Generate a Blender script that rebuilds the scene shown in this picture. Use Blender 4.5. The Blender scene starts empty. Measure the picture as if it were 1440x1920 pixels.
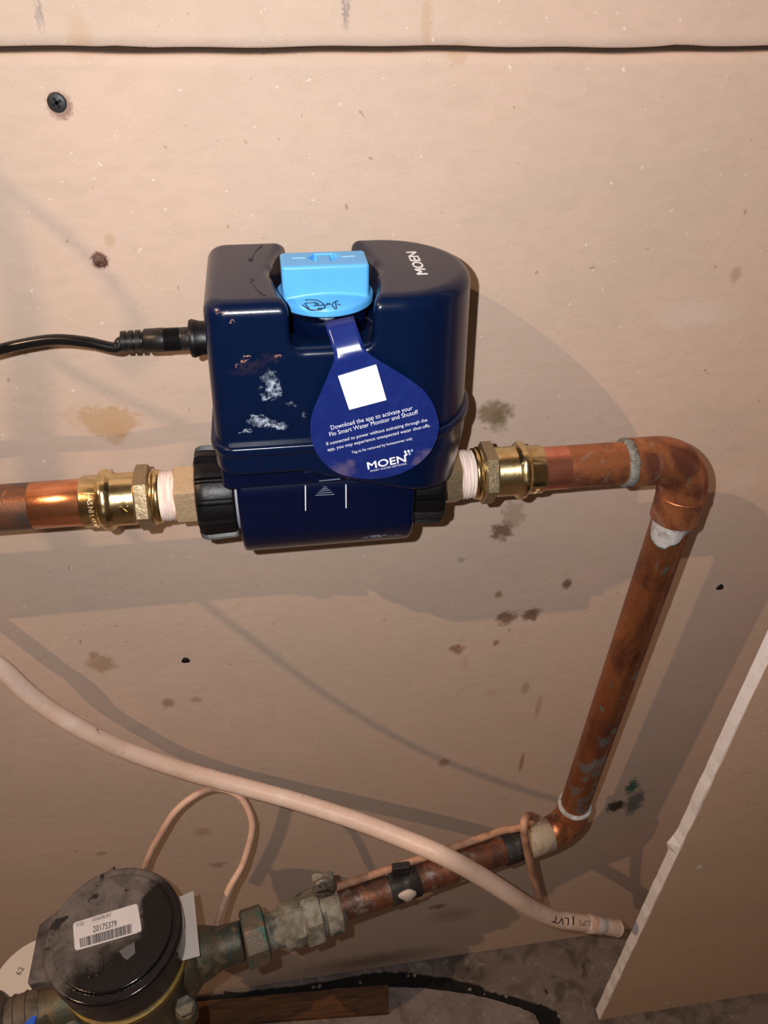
import bpy, bmesh, math, random
import numpy as np
from mathutils import Vector, Matrix

# ------------------------------------------------------------------ camera
F = 1442.0                                   # focal length in pixels of the 1440x1920 frame
dn = np.array([-40, 1860, 1442.]); dn /= np.linalg.norm(dn)
xr = np.array([11280, -875, 1442.]); xr -= xr.dot(dn) * dn; xr /= np.linalg.norm(xr)
zu = -dn
yi = np.cross(zu, xr)
M = np.array([xr, yi, zu])                   # camera (right, down, forward) -> world
def ray(px, py): return M @ np.array([(px - 720) / F, (py - 960) / F, 1.])
CAM = -ray(625, 912) * .49 + np.array([0, -.062, 0])
def PY(px, py, Y):
    r = ray(px, py); return CAM + r * ((Y - CAM[1]) / r[1])
def PZ(px, py, Z):
    r = ray(px, py); return CAM + r * ((Z - CAM[2]) / r[2])

sc = bpy.context.scene
COL = sc.collection
cd = bpy.data.cameras.new('camera'); cam = bpy.data.objects.new('camera', cd); COL.objects.link(cam)
right, up, back = M[:, 0], -M[:, 1], -M[:, 2]
cam.matrix_world = Matrix(((right[0], up[0], back[0], CAM[0]), (right[1], up[1], back[1], CAM[1]),
                           (right[2], up[2], back[2], CAM[2]), (0, 0, 0, 1)))
cd.sensor_fit = 'VERTICAL'; cd.sensor_height = 24.0; cd.lens = 24.0 * F / 1920.0
cd.clip_start = .01; cd.clip_end = 50
sc.camera = cam

# ------------------------------------------------------------------ world, lights, exposure
w = bpy.data.worlds.new('dim_room'); sc.world = w; w.use_nodes = True
w.node_tree.nodes['Background'].inputs[0].default_value = (1.0, .66, .42, 1)
w.node_tree.nodes['Background'].inputs[1].default_value = .05
def lamp(name, kind, loc, energy, color, size):
    l = bpy.data.lights.new(name, kind); l.energy = energy; l.color = color; l.shadow_soft_size = size
    o = bpy.data.objects.new(name, l); COL.objects.link(o); o.location = loc
    return o
flash = lamp('phone_flash', 'POINT', CAM + right * -.030 + up * .014, 9.3, (1.0, .99, .985), .0028)
bulb = lamp('ceiling_bulb', 'POINT', (-.114 * 15, -.062 - .062 * 15, .118 * 15), 115, (1.0, .66, .40), .010)
sc.view_settings.view_transform = 'Standard'; sc.view_settings.look = 'None'
sc.view_settings.exposure = 0.0; sc.view_settings.gamma = 1.0
sc.view_settings.use_curve_mapping = False

# ------------------------------------------------------------------ helpers
random.seed(7)
def thing(name, label, cat, loc=(0, 0, 0), group=None):
    o = bpy.data.objects.new(name, None); COL.objects.link(o); o.location = tuple(float(v) for v in loc)
    o.empty_display_size = .01
    return tag(o, label, cat, group)
def tag(o, label=None, cat=None, group=None, kind=None):
    if label: o['label'] = label
    if cat: o['category'] = cat
    if group: o['group'] = group
    if kind: o['kind'] = kind
    return o
def wloc(o):
    v = Vector((0, 0, 0))
    while o is not None: v = v + o.location; o = o.parent
    return v
def mesh(name, V, Fc, mat, parent=None, smooth=True, loc=None, sharp=None, mats=None, mi=None):
    V = np.asarray(V, float)
    off = np.array(wloc(parent)) if parent else np.zeros(3)
    me = bpy.data.meshes.new(name)
    if loc is not None: lo = np.array(loc, float) - off
    else: lo = np.zeros(3)
    me.from_pydata([tuple(v) for v in (V - off - lo)], [], [tuple(int(i) for i in f) for f in Fc])
    if mats:
        for m in mats: me.materials.append(m)
        me.polygons.foreach_set('material_index', mi)
    else: me.materials.append(mat)
    me.polygons.foreach_set('use_smooth', [smooth] * len(me.polygons))
    if sharp is not None and smooth:
        bm = bmesh.new(); bm.from_mesh(me)
        for e in bm.edges:
            if len(e.link_faces) == 2 and e.calc_face_angle(0) > math.radians(sharp): e.smooth = False
        bm.to_mesh(me); bm.free()
    me.update()
    o = bpy.data.objects.new(name, me); COL.objects.link(o)
    o.location = tuple(lo)
    if parent: o.parent = parent
    return o
def join(*parts):
    V, Fc = [], []
    for v, f in parts:
        n = len(V); V += [tuple(p) for p in v]; Fc += [tuple(i + n for i in q) for q in f]
    return V, Fc
def frame(d):
    d = np.array(d, float); d /= np.linalg.norm(d)
    h = np.array([0, 0, 1.]) if abs(d[2]) < .9 else np.array([0, 1., 0])
    u = np.cross(d, h); u /= np.linalg.norm(u)
    return d, u, np.cross(d, u)
def lathe(prof, p0, d, seg=48, rf=None, ph=0.0, cap=True):
    d, u, v = frame(d); p0 = np.array(p0, float); V = []; Fc = []
    for t, r in prof:
        for i in range(seg):
            a = 2 * math.pi * i / seg + ph
            k = rf(a - ph, t) if rf else 1.0
            V.append(p0 + d * t + (u * math.cos(a) + v * math.sin(a)) * r * k)
    n = len(prof)
    for j in range(n - 1):
        for i in range(seg):
            a = j * seg + i; b = j * seg + (i + 1) % seg
            Fc.append((a, b, b + seg, a + seg))
    if cap:
        Fc.append(tuple(range(seg))[::-1]); Fc.append(tuple(range((n - 1) * seg, n * seg)))
    return V, Fc
def prism(p0, d, length, R, n=6, ph=0.0, ch=.0012):
    """n-sided nut with chamfered corners"""
    prof = [(0, R - ch * 1.8), (ch, R), (length - ch, R), (length, R - ch * 1.8)]
    seg = n * 8
    def rf(a, t):
        s = 2 * math.pi / n; q = (a % s) - s / 2
        fl = math.cos(s / 2) / math.cos(q)
        return min(fl, .992)
    return lathe(prof, p0, d, seg, rf, ph)
def catmull(P, n=10):
    P = [np.array(p, float) for p in P]; out = []
    Q = [2 * P[0] - P[1]] + P + [2 * P[-1] - P[-2]]
    for i in range(1, len(Q) - 2):
        for k in range(n):
            t = k / n; a, b, c, e = Q[i - 1], Q[i], Q[i + 1], Q[i + 2]
            out.append(.5 * ((2 * b) + (-a + c) * t + (2 * a - 5 * b + 4 * c - e) * t * t + (-a + 3 * b - 3 * c + e) * t ** 3))
    out.append(P[-1]); return out
def tube(P, R, seg=20, n=10, raw=False, cap=True, rf=None):
    C = [np.array(p, float) for p in P] if raw else catmull(P, n)
    m = len(C)
    if np.isscalar(R): R = [R] * m
    else:
        xs = np.linspace(0, 1, len(R)); R = np.interp(np.linspace(0, 1, m), xs, R)
    T = [C[min(i + 1, m - 1)] - C[max(i - 1, 0)] for i in range(m)]
    _, u, _ = frame(T[0]); V = []; Fc = []
    for i in range(m):
        t = T[i] / np.linalg.norm(T[i]); u = u - t * u.dot(t); u /= np.linalg.norm(u); v = np.cross(t, u)
        for k in range(seg):
            a = 2 * math.pi * k / seg; r = R[i] * (rf(i / (m - 1), a) if rf else 1)
            V.append(C[i] + (u * math.cos(a) + v * math.sin(a)) * r)
    for i in range(m - 1):
        for k in range(seg):
            a = i * seg + k; b = i * seg + (k + 1) % seg
            Fc.append((a, b, b + seg, a + seg))
    if cap: Fc.append(tuple(range(seg))[::-1]); Fc.append(tuple(range((m - 1) * seg, m * seg)))
    return V, Fc
def box(x0, x1, y0, y1, z0, z1, b=0.0):
    bm = bmesh.new(); bmesh.ops.create_cube(bm, size=1)
    for v in bm.verts:
        v.co = Vector((x0 + (v.co.x + .5) * (x1 - x0), y0 + (v.co.y + .5) * (y1 - y0), z0 + (v.co.z + .5) * (z1 - z0)))
    if b: bmesh.ops.bevel(bm, geom=bm.edges[:], offset=b, segments=2, affect='EDGES', profile=.5)
    V = [tuple(v.co) for v in bm.verts]; bm.verts.index_update(); Fc = [tuple(v.index for v in f.verts) for f in bm.faces]
    bm.free(); return V, Fc
def extrude_poly(P3, d):
    """planar polygon (3-D points) given thickness along d"""
    n = len(P3); V = [np.array(p, float) for p in P3] + [np.array(p, float) + np.array(d, float) for p in P3]
    Fc = [tuple(range(n))[::-1], tuple(range(n, 2 * n))] + [(i, (i + 1) % n, (i + 1) % n + n, i + n) for i in range(n)]
    return V, Fc
def fixn(o):
    bm = bmesh.new(); bm.from_mesh(o.data); bmesh.ops.recalc_face_normals(bm, faces=bm.faces[:]); bm.to_mesh(o.data); bm.free()
    return o
# signed-distance modelling: naive surface nets
def sdf_mesh(f, lo, hi, h):
    lo = np.array(lo, float); hi = np.array(hi, float); n = np.ceil((hi - lo) / h).astype(int) + 1
    ax = [lo[i] + h * np.arange(n[i]) for i in range(3)]
    X, Y, Z = np.meshgrid(*ax, indexing='ij'); D = f(X, Y, Z); S = D < 0
    c = np.zeros(tuple(n - 1), int)
    for i in (0, 1):
        for j in (0, 1):
            for k in (0, 1):
                c += S[i:n[0] - 1 + i, j:n[1] - 1 + j, k:n[2] - 1 + k]
    act = (c > 0) & (c < 8); idx = -np.ones(act.shape, int); I = np.argwhere(act); idx[act] = np.arange(len(I))
    P = lo + (I + .5) * h
    e = h * .05
    for _ in range(5):
        x, y, z = P.T; d = f(x, y, z)
        g = np.stack([f(x + e, y, z) - f(x - e, y, z), f(x, y + e, z) - f(x, y - e, z), f(x, y, z + e) - f(x, y, z - e)], 1) / (2 * e)
        q = (g ** 2).sum(1) + 1e-9
        st = -(d / q)[:, None] * g
        l = np.linalg.norm(st, axis=1); st *= np.minimum(1, h * .6 / (l + 1e-12))[:, None]
        P = P + st
    Q = []
    for a in range(3):
        b, cc = (a + 1) % 3, (a + 2) % 3
        sl0 = [slice(None)] * 3; sl1 = [slice(None)] * 3
        sl0[a] = slice(0, n[a] - 1); sl1[a] = slice(1, n[a])
        ch = S[tuple(sl0)] != S[tuple(sl1)]; s0 = S[tuple(sl0)]
        E_ = np.argwhere(ch)
        E_ = E_[(E_[:, b] > 0) & (E_[:, cc] > 0) & (E_[:, b] < n[b] - 1) & (E_[:, cc] < n[cc] - 1)]
        fl = s0[tuple(E_.T)]
        def g(db, dc):
            t = E_.copy(); t[:, b] -= db; t[:, cc] -= dc; return idx[tuple(t.T)]
        q = np.stack([g(1, 1), g(0, 1), g(0, 0), g(1, 0)], 1)
        q[~fl] = q[~fl][:, ::-1]
        Q.append(q)
    return P, np.concatenate(Q)
def rmax(a, b, r):      # rounded intersection
    return np.minimum(np.maximum(a + r, b + r), 0) + np.hypot(np.maximum(a + r, 0), np.maximum(b + r, 0)) - r
def rmin(a, b, r): return -rmax(-a, -b, r)
def sbox2(x, y, hx, hy, r):
    qx = np.abs(x) - hx + r; qy = np.abs(y) - hy + r
    return np.minimum(np.maximum(qx, qy), 0) + np.hypot(np.maximum(qx, 0), np.maximum(qy, 0)) - r

# ------------------------------------------------------------------ materials
def sRGB(r, g, b):
    f = lambda c: (c / 255 / 12.92) if c <= 10 else ((c / 255 + .055) / 1.055) ** 2.4
    return (f(r), f(g), f(b), 1)
class NT:
    def __init__(s, name):
        s.m = bpy.data.materials.new(name); s.m.use_nodes = True; s.t = s.m.node_tree
        s.b = s.t.nodes['Principled BSDF']; s.tc = s.n('ShaderNodeTexCoord'); s.co = s.tc.outputs['Object']
    def n(s, k, **kw):
        x = s.t.nodes.new(k)
        for a, v in kw.items(): setattr(x, a, v)
        return x
    def l(s, a, b): s.t.links.new(a, b)
    def setin(s, sock, v):
        if hasattr(v, 'links'): s.l(v, sock)
        else: sock.default_value = v
    def noise(s, scale, detail=4, rough=.55, dist=0, co=None, stretch=None):
        x = s.n('ShaderNodeTexNoise'); x.inputs['Scale'].default_value = scale; x.inputs['Detail'].default_value = detail
        x.inputs['Roughness'].default_value = rough; x.inputs['Distortion'].default_value = dist
        c = co or s.co
        if stretch:
            mp = s.n('ShaderNodeMapping'); mp.inputs['Scale'].default_value = stretch; s.l(c, mp.inputs[0]); c = mp.outputs[0]
        s.l(c, x.inputs['Vector']); return x
    def rng(s, v, a, b, c=0., d=1.):
        x = s.n('ShaderNodeMapRange'); x.inputs[1].default_value = a; x.inputs[2].default_value = b
        x.inputs[3].default_value = c; x.inputs[4].default_value = d; s.l(v, x.inputs[0]); return x.outputs[0]
    def mix(s, f, a, b, mode='MIX'):
        x = s.n('ShaderNodeMix', data_type='RGBA', blend_type=mode)
        s.setin(x.inputs[0], f); s.setin(x.inputs[6], a); s.setin(x.inputs[7], b); return x.outputs[2]
    def math(s, op, a, b=0.):
        x = s.n('ShaderNodeMath', operation=op); s.setin(x.inputs[0], a); s.setin(x.inputs[1], b); return x.outputs[0]
    def bump(s, h, dist, strength=.5):
        x = s.n('ShaderNodeBump'); x.inputs['Strength'].default_value = strength; x.inputs['Distance'].default_value = dist
        s.l(h, x.inputs['Height']); s.l(x.outputs[0], s.b.inputs['Normal'])
    def warped(s, scale=60, amt=.006, detail=5):
        nz = s.noise(scale, detail, .65)
        a = s.n('ShaderNodeVectorMath', operation='SUBTRACT'); s.l(nz.outputs['Color'], a.inputs[0]); a.inputs[1].default_value = (.5, .5, .5)
        m = s.n('ShaderNodeVectorMath', operation='SCALE'); s.l(a.outputs[0], m.inputs[0]); m.inputs['Scale'].default_value = amt * 2
        ad = s.n('ShaderNodeVectorMath', operation='ADD'); s.l(s.co, ad.inputs[0]); s.l(m.outputs[0], ad.inputs[1]); return ad.outputs[0]
    def blob(s, wco, c, r, soft=.35):
        """1 inside the ellipsoid at c (mesh coordinates), 0 outside, ragged edge"""
        a = s.n('ShaderNodeVectorMath', operation='SUBTRACT'); s.l(wco, a.inputs[0]); a.inputs[1].default_value = tuple(float(q) for q in c)
        m = s.n('ShaderNodeVectorMath', operation='DIVIDE'); s.l(a.outputs[0], m.inputs[0]); m.inputs[1].default_value = tuple(float(q) for q in r)
        L = s.n('ShaderNodeVectorMath', operation='LENGTH'); s.l(m.outputs[0], L.inputs[0])
        return s.rng(L.outputs['Value'], 1.0, 1.0 - soft, 0, 1)
    def out(s, color, rough=.5, metal=0., spec=.5, coat=0.):
        s.setin(s.b.inputs['Base Color'], color); s.setin(s.b.inputs['Roughness'], rough); s.setin(s.b.inputs['Metallic'], metal)
        s.b.inputs['Specular IOR Level'].default_value = spec
        if coat: s.b.inputs['Coat Weight'].default_value = coat; s.b.inputs['Coat Roughness'].default_value = .05
        return s.m
def simple(name, col, rough=.5, metal=0., spec=.5, var=.0, scale=200, bump=0., coat=0.):
    t = NT(name); c = col
    nz = t.noise(scale, 4)
    if var: c = t.mix(t.rng(nz.outputs[0], .3, .7), tuple(v * (1 - var) for v in col[:3]) + (1,), tuple(min(1, v * (1 + var)) for v in col[:3]) + (1,))
    if bump: t.bump(nz.outputs[0], bump, .6)
    return t.out(c, rough, metal, spec, coat)
def layered(name, base, layers, rough=.5, metal=0., spec=.5, bump=0., stretch=None, blobs=(), warp=(150, .004)):
    """layers: (colour, noise scale, lo, hi, distortion)"""
    t = NT(name); c = base; rr = rough
    for i, (col, s, lo, hi, ds) in enumerate(layers):
        nz = t.noise(s, 5, .6, ds, stretch=stretch)
        k = t.rng(nz.outputs[0], lo, hi); c = t.mix(k, c, col)
    if blobs:
        wc = t.warped(*warp)
        for cc, r, col, st in blobs:
            k = t.math('MULTIPLY', t.blob(wc, cc, r), st); c = t.mix(k, c, col)
    if bump: t.bump(t.noise(350, 5, .6).outputs[0], bump, .6)
    return t.out(c, rough, metal, spec)

# drywall paper, tan, with mottling, fibres, staining and a painted patch of gloss
def paper_mat(name, stains_and_gloss=(), tint=(1, 1, 1)):
    t = NT(name); g = lambda r, gg, b: tuple(a * q for a, q in zip(sRGB(r, gg, b), tint)) + (1,)
    big = t.noise(7, 4, .6, .4, stretch=(1, 1, 1.6)); mid = t.noise(55, 4, .6, .6, stretch=(1, 1, 2.2)); fine = t.noise(650, 3, .6, stretch=(1, 1, 2.5))
    c = t.mix(t.rng(big.outputs[0], .36, .64), g(204, 182, 165), g(212, 185, 168))
    c = t.mix(t.math('MULTIPLY', t.rng(mid.outputs[0], .42, .72), .35), c, g(191, 168, 148))
    c = t.mix(t.math('MULTIPLY', t.rng(fine.outputs[0], .5, .75), .22), c, g(232, 212, 190))
    fl = t.noise(230, 2, .5); c = t.mix(t.math('MULTIPLY', t.rng(fl.outputs[0], .70, .74), .55), c, g(245, 232, 215))
    dk = t.noise(140, 2, .5, .3); c = t.mix(t.math('MULTIPLY', t.rng(dk.outputs[0], .715, .75), .5), c, g(140, 108, 80))
    wc1 = t.warped(130, .013, 8); wc2 = t.warped(420, .0035, 6)
    for p, rx, rz, col, st, soft in stains_and_gloss:
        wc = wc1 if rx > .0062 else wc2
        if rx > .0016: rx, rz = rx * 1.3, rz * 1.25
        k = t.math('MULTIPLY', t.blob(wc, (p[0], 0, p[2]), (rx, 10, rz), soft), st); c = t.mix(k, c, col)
    t.bump(t.math('ADD', fine.outputs[0], t.math('MULTIPLY', mid.outputs[0], 1.2)), .00035, .5)
    return t.out(c, .62, 0, .28)
W = lambda x, y: PY(x, y, 0)
brown = sRGB(140, 96, 60); dbrown = sRGB(98, 64, 38); tan2 = sRGB(190, 155, 118); grey = sRGB(150, 140, 125); olive = sRGB(110, 92, 60)
green = sRGB(20, 95, 80); slate = sRGB(75, 85, 84); black = sRGB(25, 20, 18); rust = sRGB(110, 55, 35); pencil = sRGB(120, 112, 118)
stains_and_gloss = [
 (W(205, 790), .016, .011, tan2, .75, .25), (W(215, 812), .006, .009, tan2, .6, .25), (W(140, 780), .010, .006, tan2, .25, .5),
 (W(925, 775), .0125, .009, olive, .75, .5), (W(935, 790), .007, .010, olive, .5, .5), (W(940, 997), .0085, .009, dbrown, .8, .5), (W(962, 965), .0075, .013, olive, .35, .3),
 (W(950, 1158), .0095, .009, dbrown, .75, .6), (W(996, 1152), .0080, .0085, dbrown, .8, .6), (W(856, 1216), .0065, .006, brown, .75, .6),
 (W(1063, 1095), .0040, .006, dbrown, .8, .5), (W(935, 1115), .0035, .004, brown, .7, .5), (W(930, 1205), .003, .004, brown, .7, .5), (W(865, 1050), .003, .003, grey, .6, .5),
 (W(190, 1245), .0105, .011, brown, .5, .5), (W(176, 1228), .0040, .004, brown, .5, .5), (W(315, 1318), .0055, .006, brown, .6, .5), (W(368, 1312), .0048, .004, brown, .45, .5),
 (W(187, 488), .0042, .0046, rust, .9, .35), (W(205, 450), .003, .004, tan2, .5, .5), (W(112, 198), .0056, .0062, rust, .55, .3),
 (W(1185, 1475), .0065, .016, green, .9, .5), (W(1190, 1505), .0100, .026, slate, .8, .5), (W(1155, 1512), .0100, .012, black, .9, .4),
 (W(832, 1430), .0060, .007, brown, .6, .5), (W(985, 1290), .004, .009, brown, .4, .5), (W(1010, 1325), .003, .018, brown, .35, .5), (W(978, 1430), .0025, .017, brown, .6, .5),
 (W(550, 1520), .006, .004, brown, .3, .5), (W(380, 1560), .010, .008, brown, .35, .6), (W(190, 1600), .006, .004, rust, .35, .5), (W(410, 1620), .010, .005, rust, .45, .5),
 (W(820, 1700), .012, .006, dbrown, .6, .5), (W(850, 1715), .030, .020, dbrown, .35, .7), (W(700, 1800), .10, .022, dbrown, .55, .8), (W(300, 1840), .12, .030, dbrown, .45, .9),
 (W(860, 100), .005, .006, tan2, .4, .4), (W(800, 40), .003, .012, tan2, .45, .6), (W(150, 70), .006, .010, tan2, .35, .6), (W(1380, 515), .0035, .006, brown, .35, .5),
 (W(75, 18), .0012, .011, pencil, .6, .8), (W(70, 30), .0010, .008, pencil, .5, .8), (W(645, 15), .0011, .012, pencil, .6, .8), (W(652, 18), .0011, .011, pencil, .6, .8), (W(648, 30), .0009, .008, pencil, .5, .8),
 (W(1300, 590), .030, .010, sRGB(222, 208, 196), .35, .8), (W(1395, 900), .014, .014, sRGB(225, 205, 190), .3, .8), (W(920, 1300), .006, .006, tan2, .35, .6), (W(870, 1245), .004, .010, tan2, .35, .6),  # pale patch right of the elbow is gloss painted into the paper
]
PAPER = paper_mat('drywall_paper', stains_and_gloss)
PAPER2 = paper_mat('drywall_paper_front', [(PY(1310, 1625, -.106), .003, .004, sRGB(230, 220, 215), .9, .3), (PY(1250, 1880, -.106), .003, .003, sRGB(230, 220, 215), .9, .3)], (1.05, .98, .9))
GYPSUM = layered('gypsum_core', sRGB(244, 240, 242), [(sRGB(225, 215, 212), 180, .55, .75, .2)], .9, 0, .2, .0004)
CAVITY = simple('cavity_dark', sRGB(58, 40, 26), .9)
WOOD = layered('stud_wood', sRGB(150, 108, 68), [(sRGB(105, 70, 40), 60, .4, .65, .3)], .7, 0, .3, stretch=(1, 1, .1))

# ------------------------------------------------------------------ setting: back wall of two boards, front board, floor
ZF = -.893
wall = mesh('wall_back', *box(-1.3, 1.3, .014, .030, ZF - .02, 1.9), CAVITY, smooth=False); tag(wall, kind='structure')
def board(x0, x1, z0, z1, seamz, top):
    """drywall board whose seam edge is softly rounded and slightly uneven"""
    n = 260; xs = np.linspace(x0, x1, n); V = []; Fc = []
    s = -1 if top else 1                     # lower board: seam at its top
    rows = [(0.0013, 0.0000), (0.0002, .0012), (-.0001, .004), (.0004, .0135)]
    rows = [(.006, 0.0)] + rows if not top else [(.006, 0.0), (.0012, 0.0), (.0003, .0010), (0, .0030), (0, .0135)]
    for i, x in enumerate(xs):
        wv = .0004 * math.sin(x * 31) + .00025 * math.sin(x * 97 + 1)
        if top:
            for cx in (-.094, .203): wv += .0008 * math.exp(-((x - cx) / .007) ** 2)
        far = z1 if top else z0
        V.append((x, 0.0, far))
        for dz, y in rows:
            V.append((x, y, seamz + wv + (dz if top else -dz)))
        V.append((x, .0135, far))
    m = len(rows) + 2
    for i in range(n - 1):
        for k in range(m):
            a = i * m + k; b = i * m + (k + 1) % m
            Fc.append((a, b, b + m, a + m))
    return V, Fc
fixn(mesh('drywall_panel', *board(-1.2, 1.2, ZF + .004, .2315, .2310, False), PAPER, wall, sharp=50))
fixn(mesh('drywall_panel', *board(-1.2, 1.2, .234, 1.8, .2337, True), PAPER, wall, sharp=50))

# front board on the right, cut edge of white gypsum facing the pipes
YR = -.093; TH = .013
wr = mesh('wall_right', *box(.455, .493, -.0925, -.0005, ZF, 1.2), WOOD, smooth=False); tag(wr, kind='structure')
n = 150; V = []; Fc = []; zs = np.linspace(ZF + .0, 1.2, n)
rnd = random.Random(3)
for z in zs:
    x = .3310 - .0 + (.0065 * (-.142 - z) / .75)
    j = .0009 * rnd.uniform(-1, 1); chip = .006 * math.exp(-((z + .455) / .010) ** 2)
    V += [(x - chip + j * .6, YR, z), (x + j * 1.0, YR - TH, z), (1.2, YR - TH, z), (1.2, YR, z)]
for i in range(n - 1):
    for k in range(4):
        a = i * 4 + k; b = i * 4 + (k + 1) % 4; Fc.append((a, b, b + 4, a + 4))
fixn(mesh('gypsum_panel', V, Fc, GYPSUM, wr, smooth=False))
V = []; Fc = []
for i, z in enumerate(zs):
    x = .3310 + (.0065 * (-.142 - z) / .75) + .0004 + .0012 * rnd.uniform(0, 1)
    V += [(x, YR - TH - .0001, z), (x, YR - TH - .0006, z), (1.2, YR - TH - .0006, z), (1.2, YR - TH - .0001, z)]
for i in range(n - 1):
    for k in range(4):
        a = i * 4 + k; b = i * 4 + (k + 1) % 4; Fc.append((a, b, b + 4, a + 4))
fixn(mesh('paper_face', V, Fc, PAPER2, wr, smooth=False))

# floor: dark bed with two concrete slabs and a crumbling gap between them
CONC = layered('concrete', sRGB(134, 122, 118), [(sRGB(108, 95, 90), 22, .45, .62, .5), (sRGB(150, 140, 134), 90, .56, .7, .3), (sRGB(70, 55, 45), 45, .63, .7, .6)], .85, 0, .25, .0012)
fl = mesh('floor', *box(-1.3, 1.3, -1.6, .03, ZF - .10, ZF - .05), simple('floor_bed', sRGB(14, 11, 9), .95), smooth=False); tag(fl, kind='structure')
up_ = [(-60, 1900), (250, 1878), (380, 1867), (480, 1855), (560, 1848), (640, 1834), (680, 1826), (720, 1822), (760, 1823), (800, 1828), (850, 1835), (900, 1846), (915, 1858), (960, 1868), (1010, 1882), (1040, 1893), (1052, 1910), (1046, 1945)]
lw_ = [(-60, 1916), (250, 1891), (380, 1880), (520, 1867), (580, 1861), (640, 1853), (720, 1850), (800, 1853), (880, 1864), (930, 1875), (975, 1889), (1003, 1902), (1014, 1925), (1016, 1945)]
def rag(pts, amp, seed):
    r = random.Random(seed); out = []
    for a, b in zip(pts[:-1], pts[1:]):
        for k in range(6):
            t = k / 6; out.append(PZ(a[0] + (b[0] - a[0]) * t, a[1] + (b[1] - a[1]) * t, ZF) + np.array([r.uniform(-1, 1) * amp, r.uniform(-1, 1) * amp, 0]))
    out.append(PZ(*pts[-1], ZF)); return out
ub = rag(up_, .0012, 1); lb = rag(lw_, .0006, 2)
for p in ub:
    p[1] = min(p[1], -.0005)
rear = [(-1.2, ub[0][1], ZF)] + ub + [(ub[-1][0] + .02, -.5, ZF), (1.2, -.5, ZF), (1.2, .012, ZF), (-1.2, .012, ZF)]
front = [(-1.2, lb[0][1], ZF)] + lb + [(lb[-1][0] + .01, -.5, ZF), (lb[-1][0] + .01, -1.5, ZF), (-1.2, -1.5, ZF)]
DAMP = layered('concrete_damp', sRGB(120, 108, 102), [(sRGB(92, 80, 74), 26, .45, .62, .5), (sRGB(140, 130, 124), 70, .58, .7, .3), (sRGB(45, 36, 30), 40, .62, .70, .8)], .85, 0, .25, .0015)
for P, mm in ((rear, DAMP), (front, CONC)): fixn(mesh('concrete_slab', *extrude_poly(P, (0, 0, -.05)), mm, fl, smooth=False))
ga = [p - np.array([0, 0, .004]) for p in ub[:-1]]; gb = [p - np.array([0, 0, .004]) for p in lb[:-1]]
nn_ = 90; gi = lambda P, t: np.array([np.interp(t * (len(P) - 1), range(len(P)), [q[k] for q in P]) for k in range(3)])
V = []; Fc = []
for i in range(nn_):
    a = gi(ga, i / (nn_ - 1)); b = gi(gb, i / (nn_ - 1)); V += [a + np.array([0, .004, .0015 * rnd.random()]), (a + b) / 2 + np.array([0, 0, -.002 * rnd.random()]), b + np.array([0, -.004, 0]), b + np.array([0, -.004, -.02]), a + np.array([0, .004, -.02])]
for i in range(nn_ - 1):
    for k in range(5):
        Fc.append((i * 5 + k, i * 5 + (k + 1) % 5, i * 5 + 5 + (k + 1) % 5, i * 5 + 5 + k))
fixn(mesh('gap_shade_strip', V, Fc, simple('gap_shade_black', sRGB(13, 11, 10), .9), fl, smooth=False))  # black strip added in the gap so its depth reads as dark shade
for i in range(34):                          # crumbs of concrete along the gap
    u = rnd.random(); k = int(20 + u * (len(ub) - 24)); p = ub[k] + np.array([rnd.uniform(-.004, .004), rnd.uniform(-.010, .006), .001])
    if i < 14:
        r = rnd.uniform(.0015, .004); bm = bmesh.new(); bmesh.ops.create_icosphere(bm, subdivisions=1, radius=r)
        V = [np.array(v.co) * np.array([1, rnd.uniform(.6, 1), .5]) * rnd.uniform(.8, 1.2) + p for v in bm.verts]
        bm.verts.index_update(); Fc = [[v.index for v in f.verts] for f in bm.faces]; bm.free()
        mesh('concrete_crumb', V, Fc, CONC, fl, smooth=False)

# ------------------------------------------------------------------ shared metals
BRASS = layered('brass', (.82, .64, .34, 1), [((.66, .47, .22, 1), 90, .45, .6, .4), ((.30, .20, .09, 1), 60, .60, .72, .4)], .24, 1, .5, .00015)
BRASS_D = layered('cast_bronze', (.46, .35, .22, 1), [((.36, .27, .16, 1), 900, .4, .6, .2)], .42, .85, .5, .0006)
BRASS_L = layered('sand_cast_bronze', (.78, .58, .38, 1), [((.66, .47, .28, 1), 1500, .4, .65, .2)], .48, .75, .5, .0006)
PTFE = layered('ptfe_tape', sRGB(240, 222, 212), [(sRGB(225, 195, 185), 60, .45, .65, .2)], .75, 0, .2, .0006, stretch=(12, 1, 1))
NAVY = None
BLK = layered('black_plastic', sRGB(13, 12, 14), [(sRGB(20, 19, 22), 70, .5, .7, .2)], .40, 0, .35, .00025)
RUB = simple('black_rubber', sRGB(20, 19, 20), .38, bump=.0002, scale=400)
WHITE = simple('white_print_and_glint', sRGB(235, 238, 245), .5)
cop_o = (.62, .24, .085, 1); cop_d = (.24, .085, .04, 1); cop_p = (.85, .36, .22, 1); verd = (.20, .30, .30, 1)
COP = layered('copper_weathered', (.42, .150, .065, 1), [((.58, .25, .09, 1), 22, .48, .65, .5), ((.20, .070, .045, 1), 34, .5, .62, .6), ((.42, .30, .24, 1), 45, .58, .72, .8), ((.35, .42, .42, 1), 110, .67, .72, .8)], .38, .62, .5, .0003)
COPN = layered('copper_polished', (.90, .38, .20, 1), [((.70, .26, .10, 1), 40, .45, .65, .6)], .24, .95, .5, .00015, stretch=(1, 3, 3))
COPR = layered('copper_pink', (.80, .31, .20, 1), [((.68, .22, .13, 1), 60, .45, .65, .6)], .26, .9, .5, .00015)
COPG = layered('copper_tarnished', (.15, .10, .085, 1), [((.30, .12, .06, 1), 30, .54, .66, .6), ((.10, .10, .09, 1), 45, .46, .62, .6), ((.40, .20, .11, 1), 80, .66, .72, .4)], .38, .7, .5, .0004)
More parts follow.
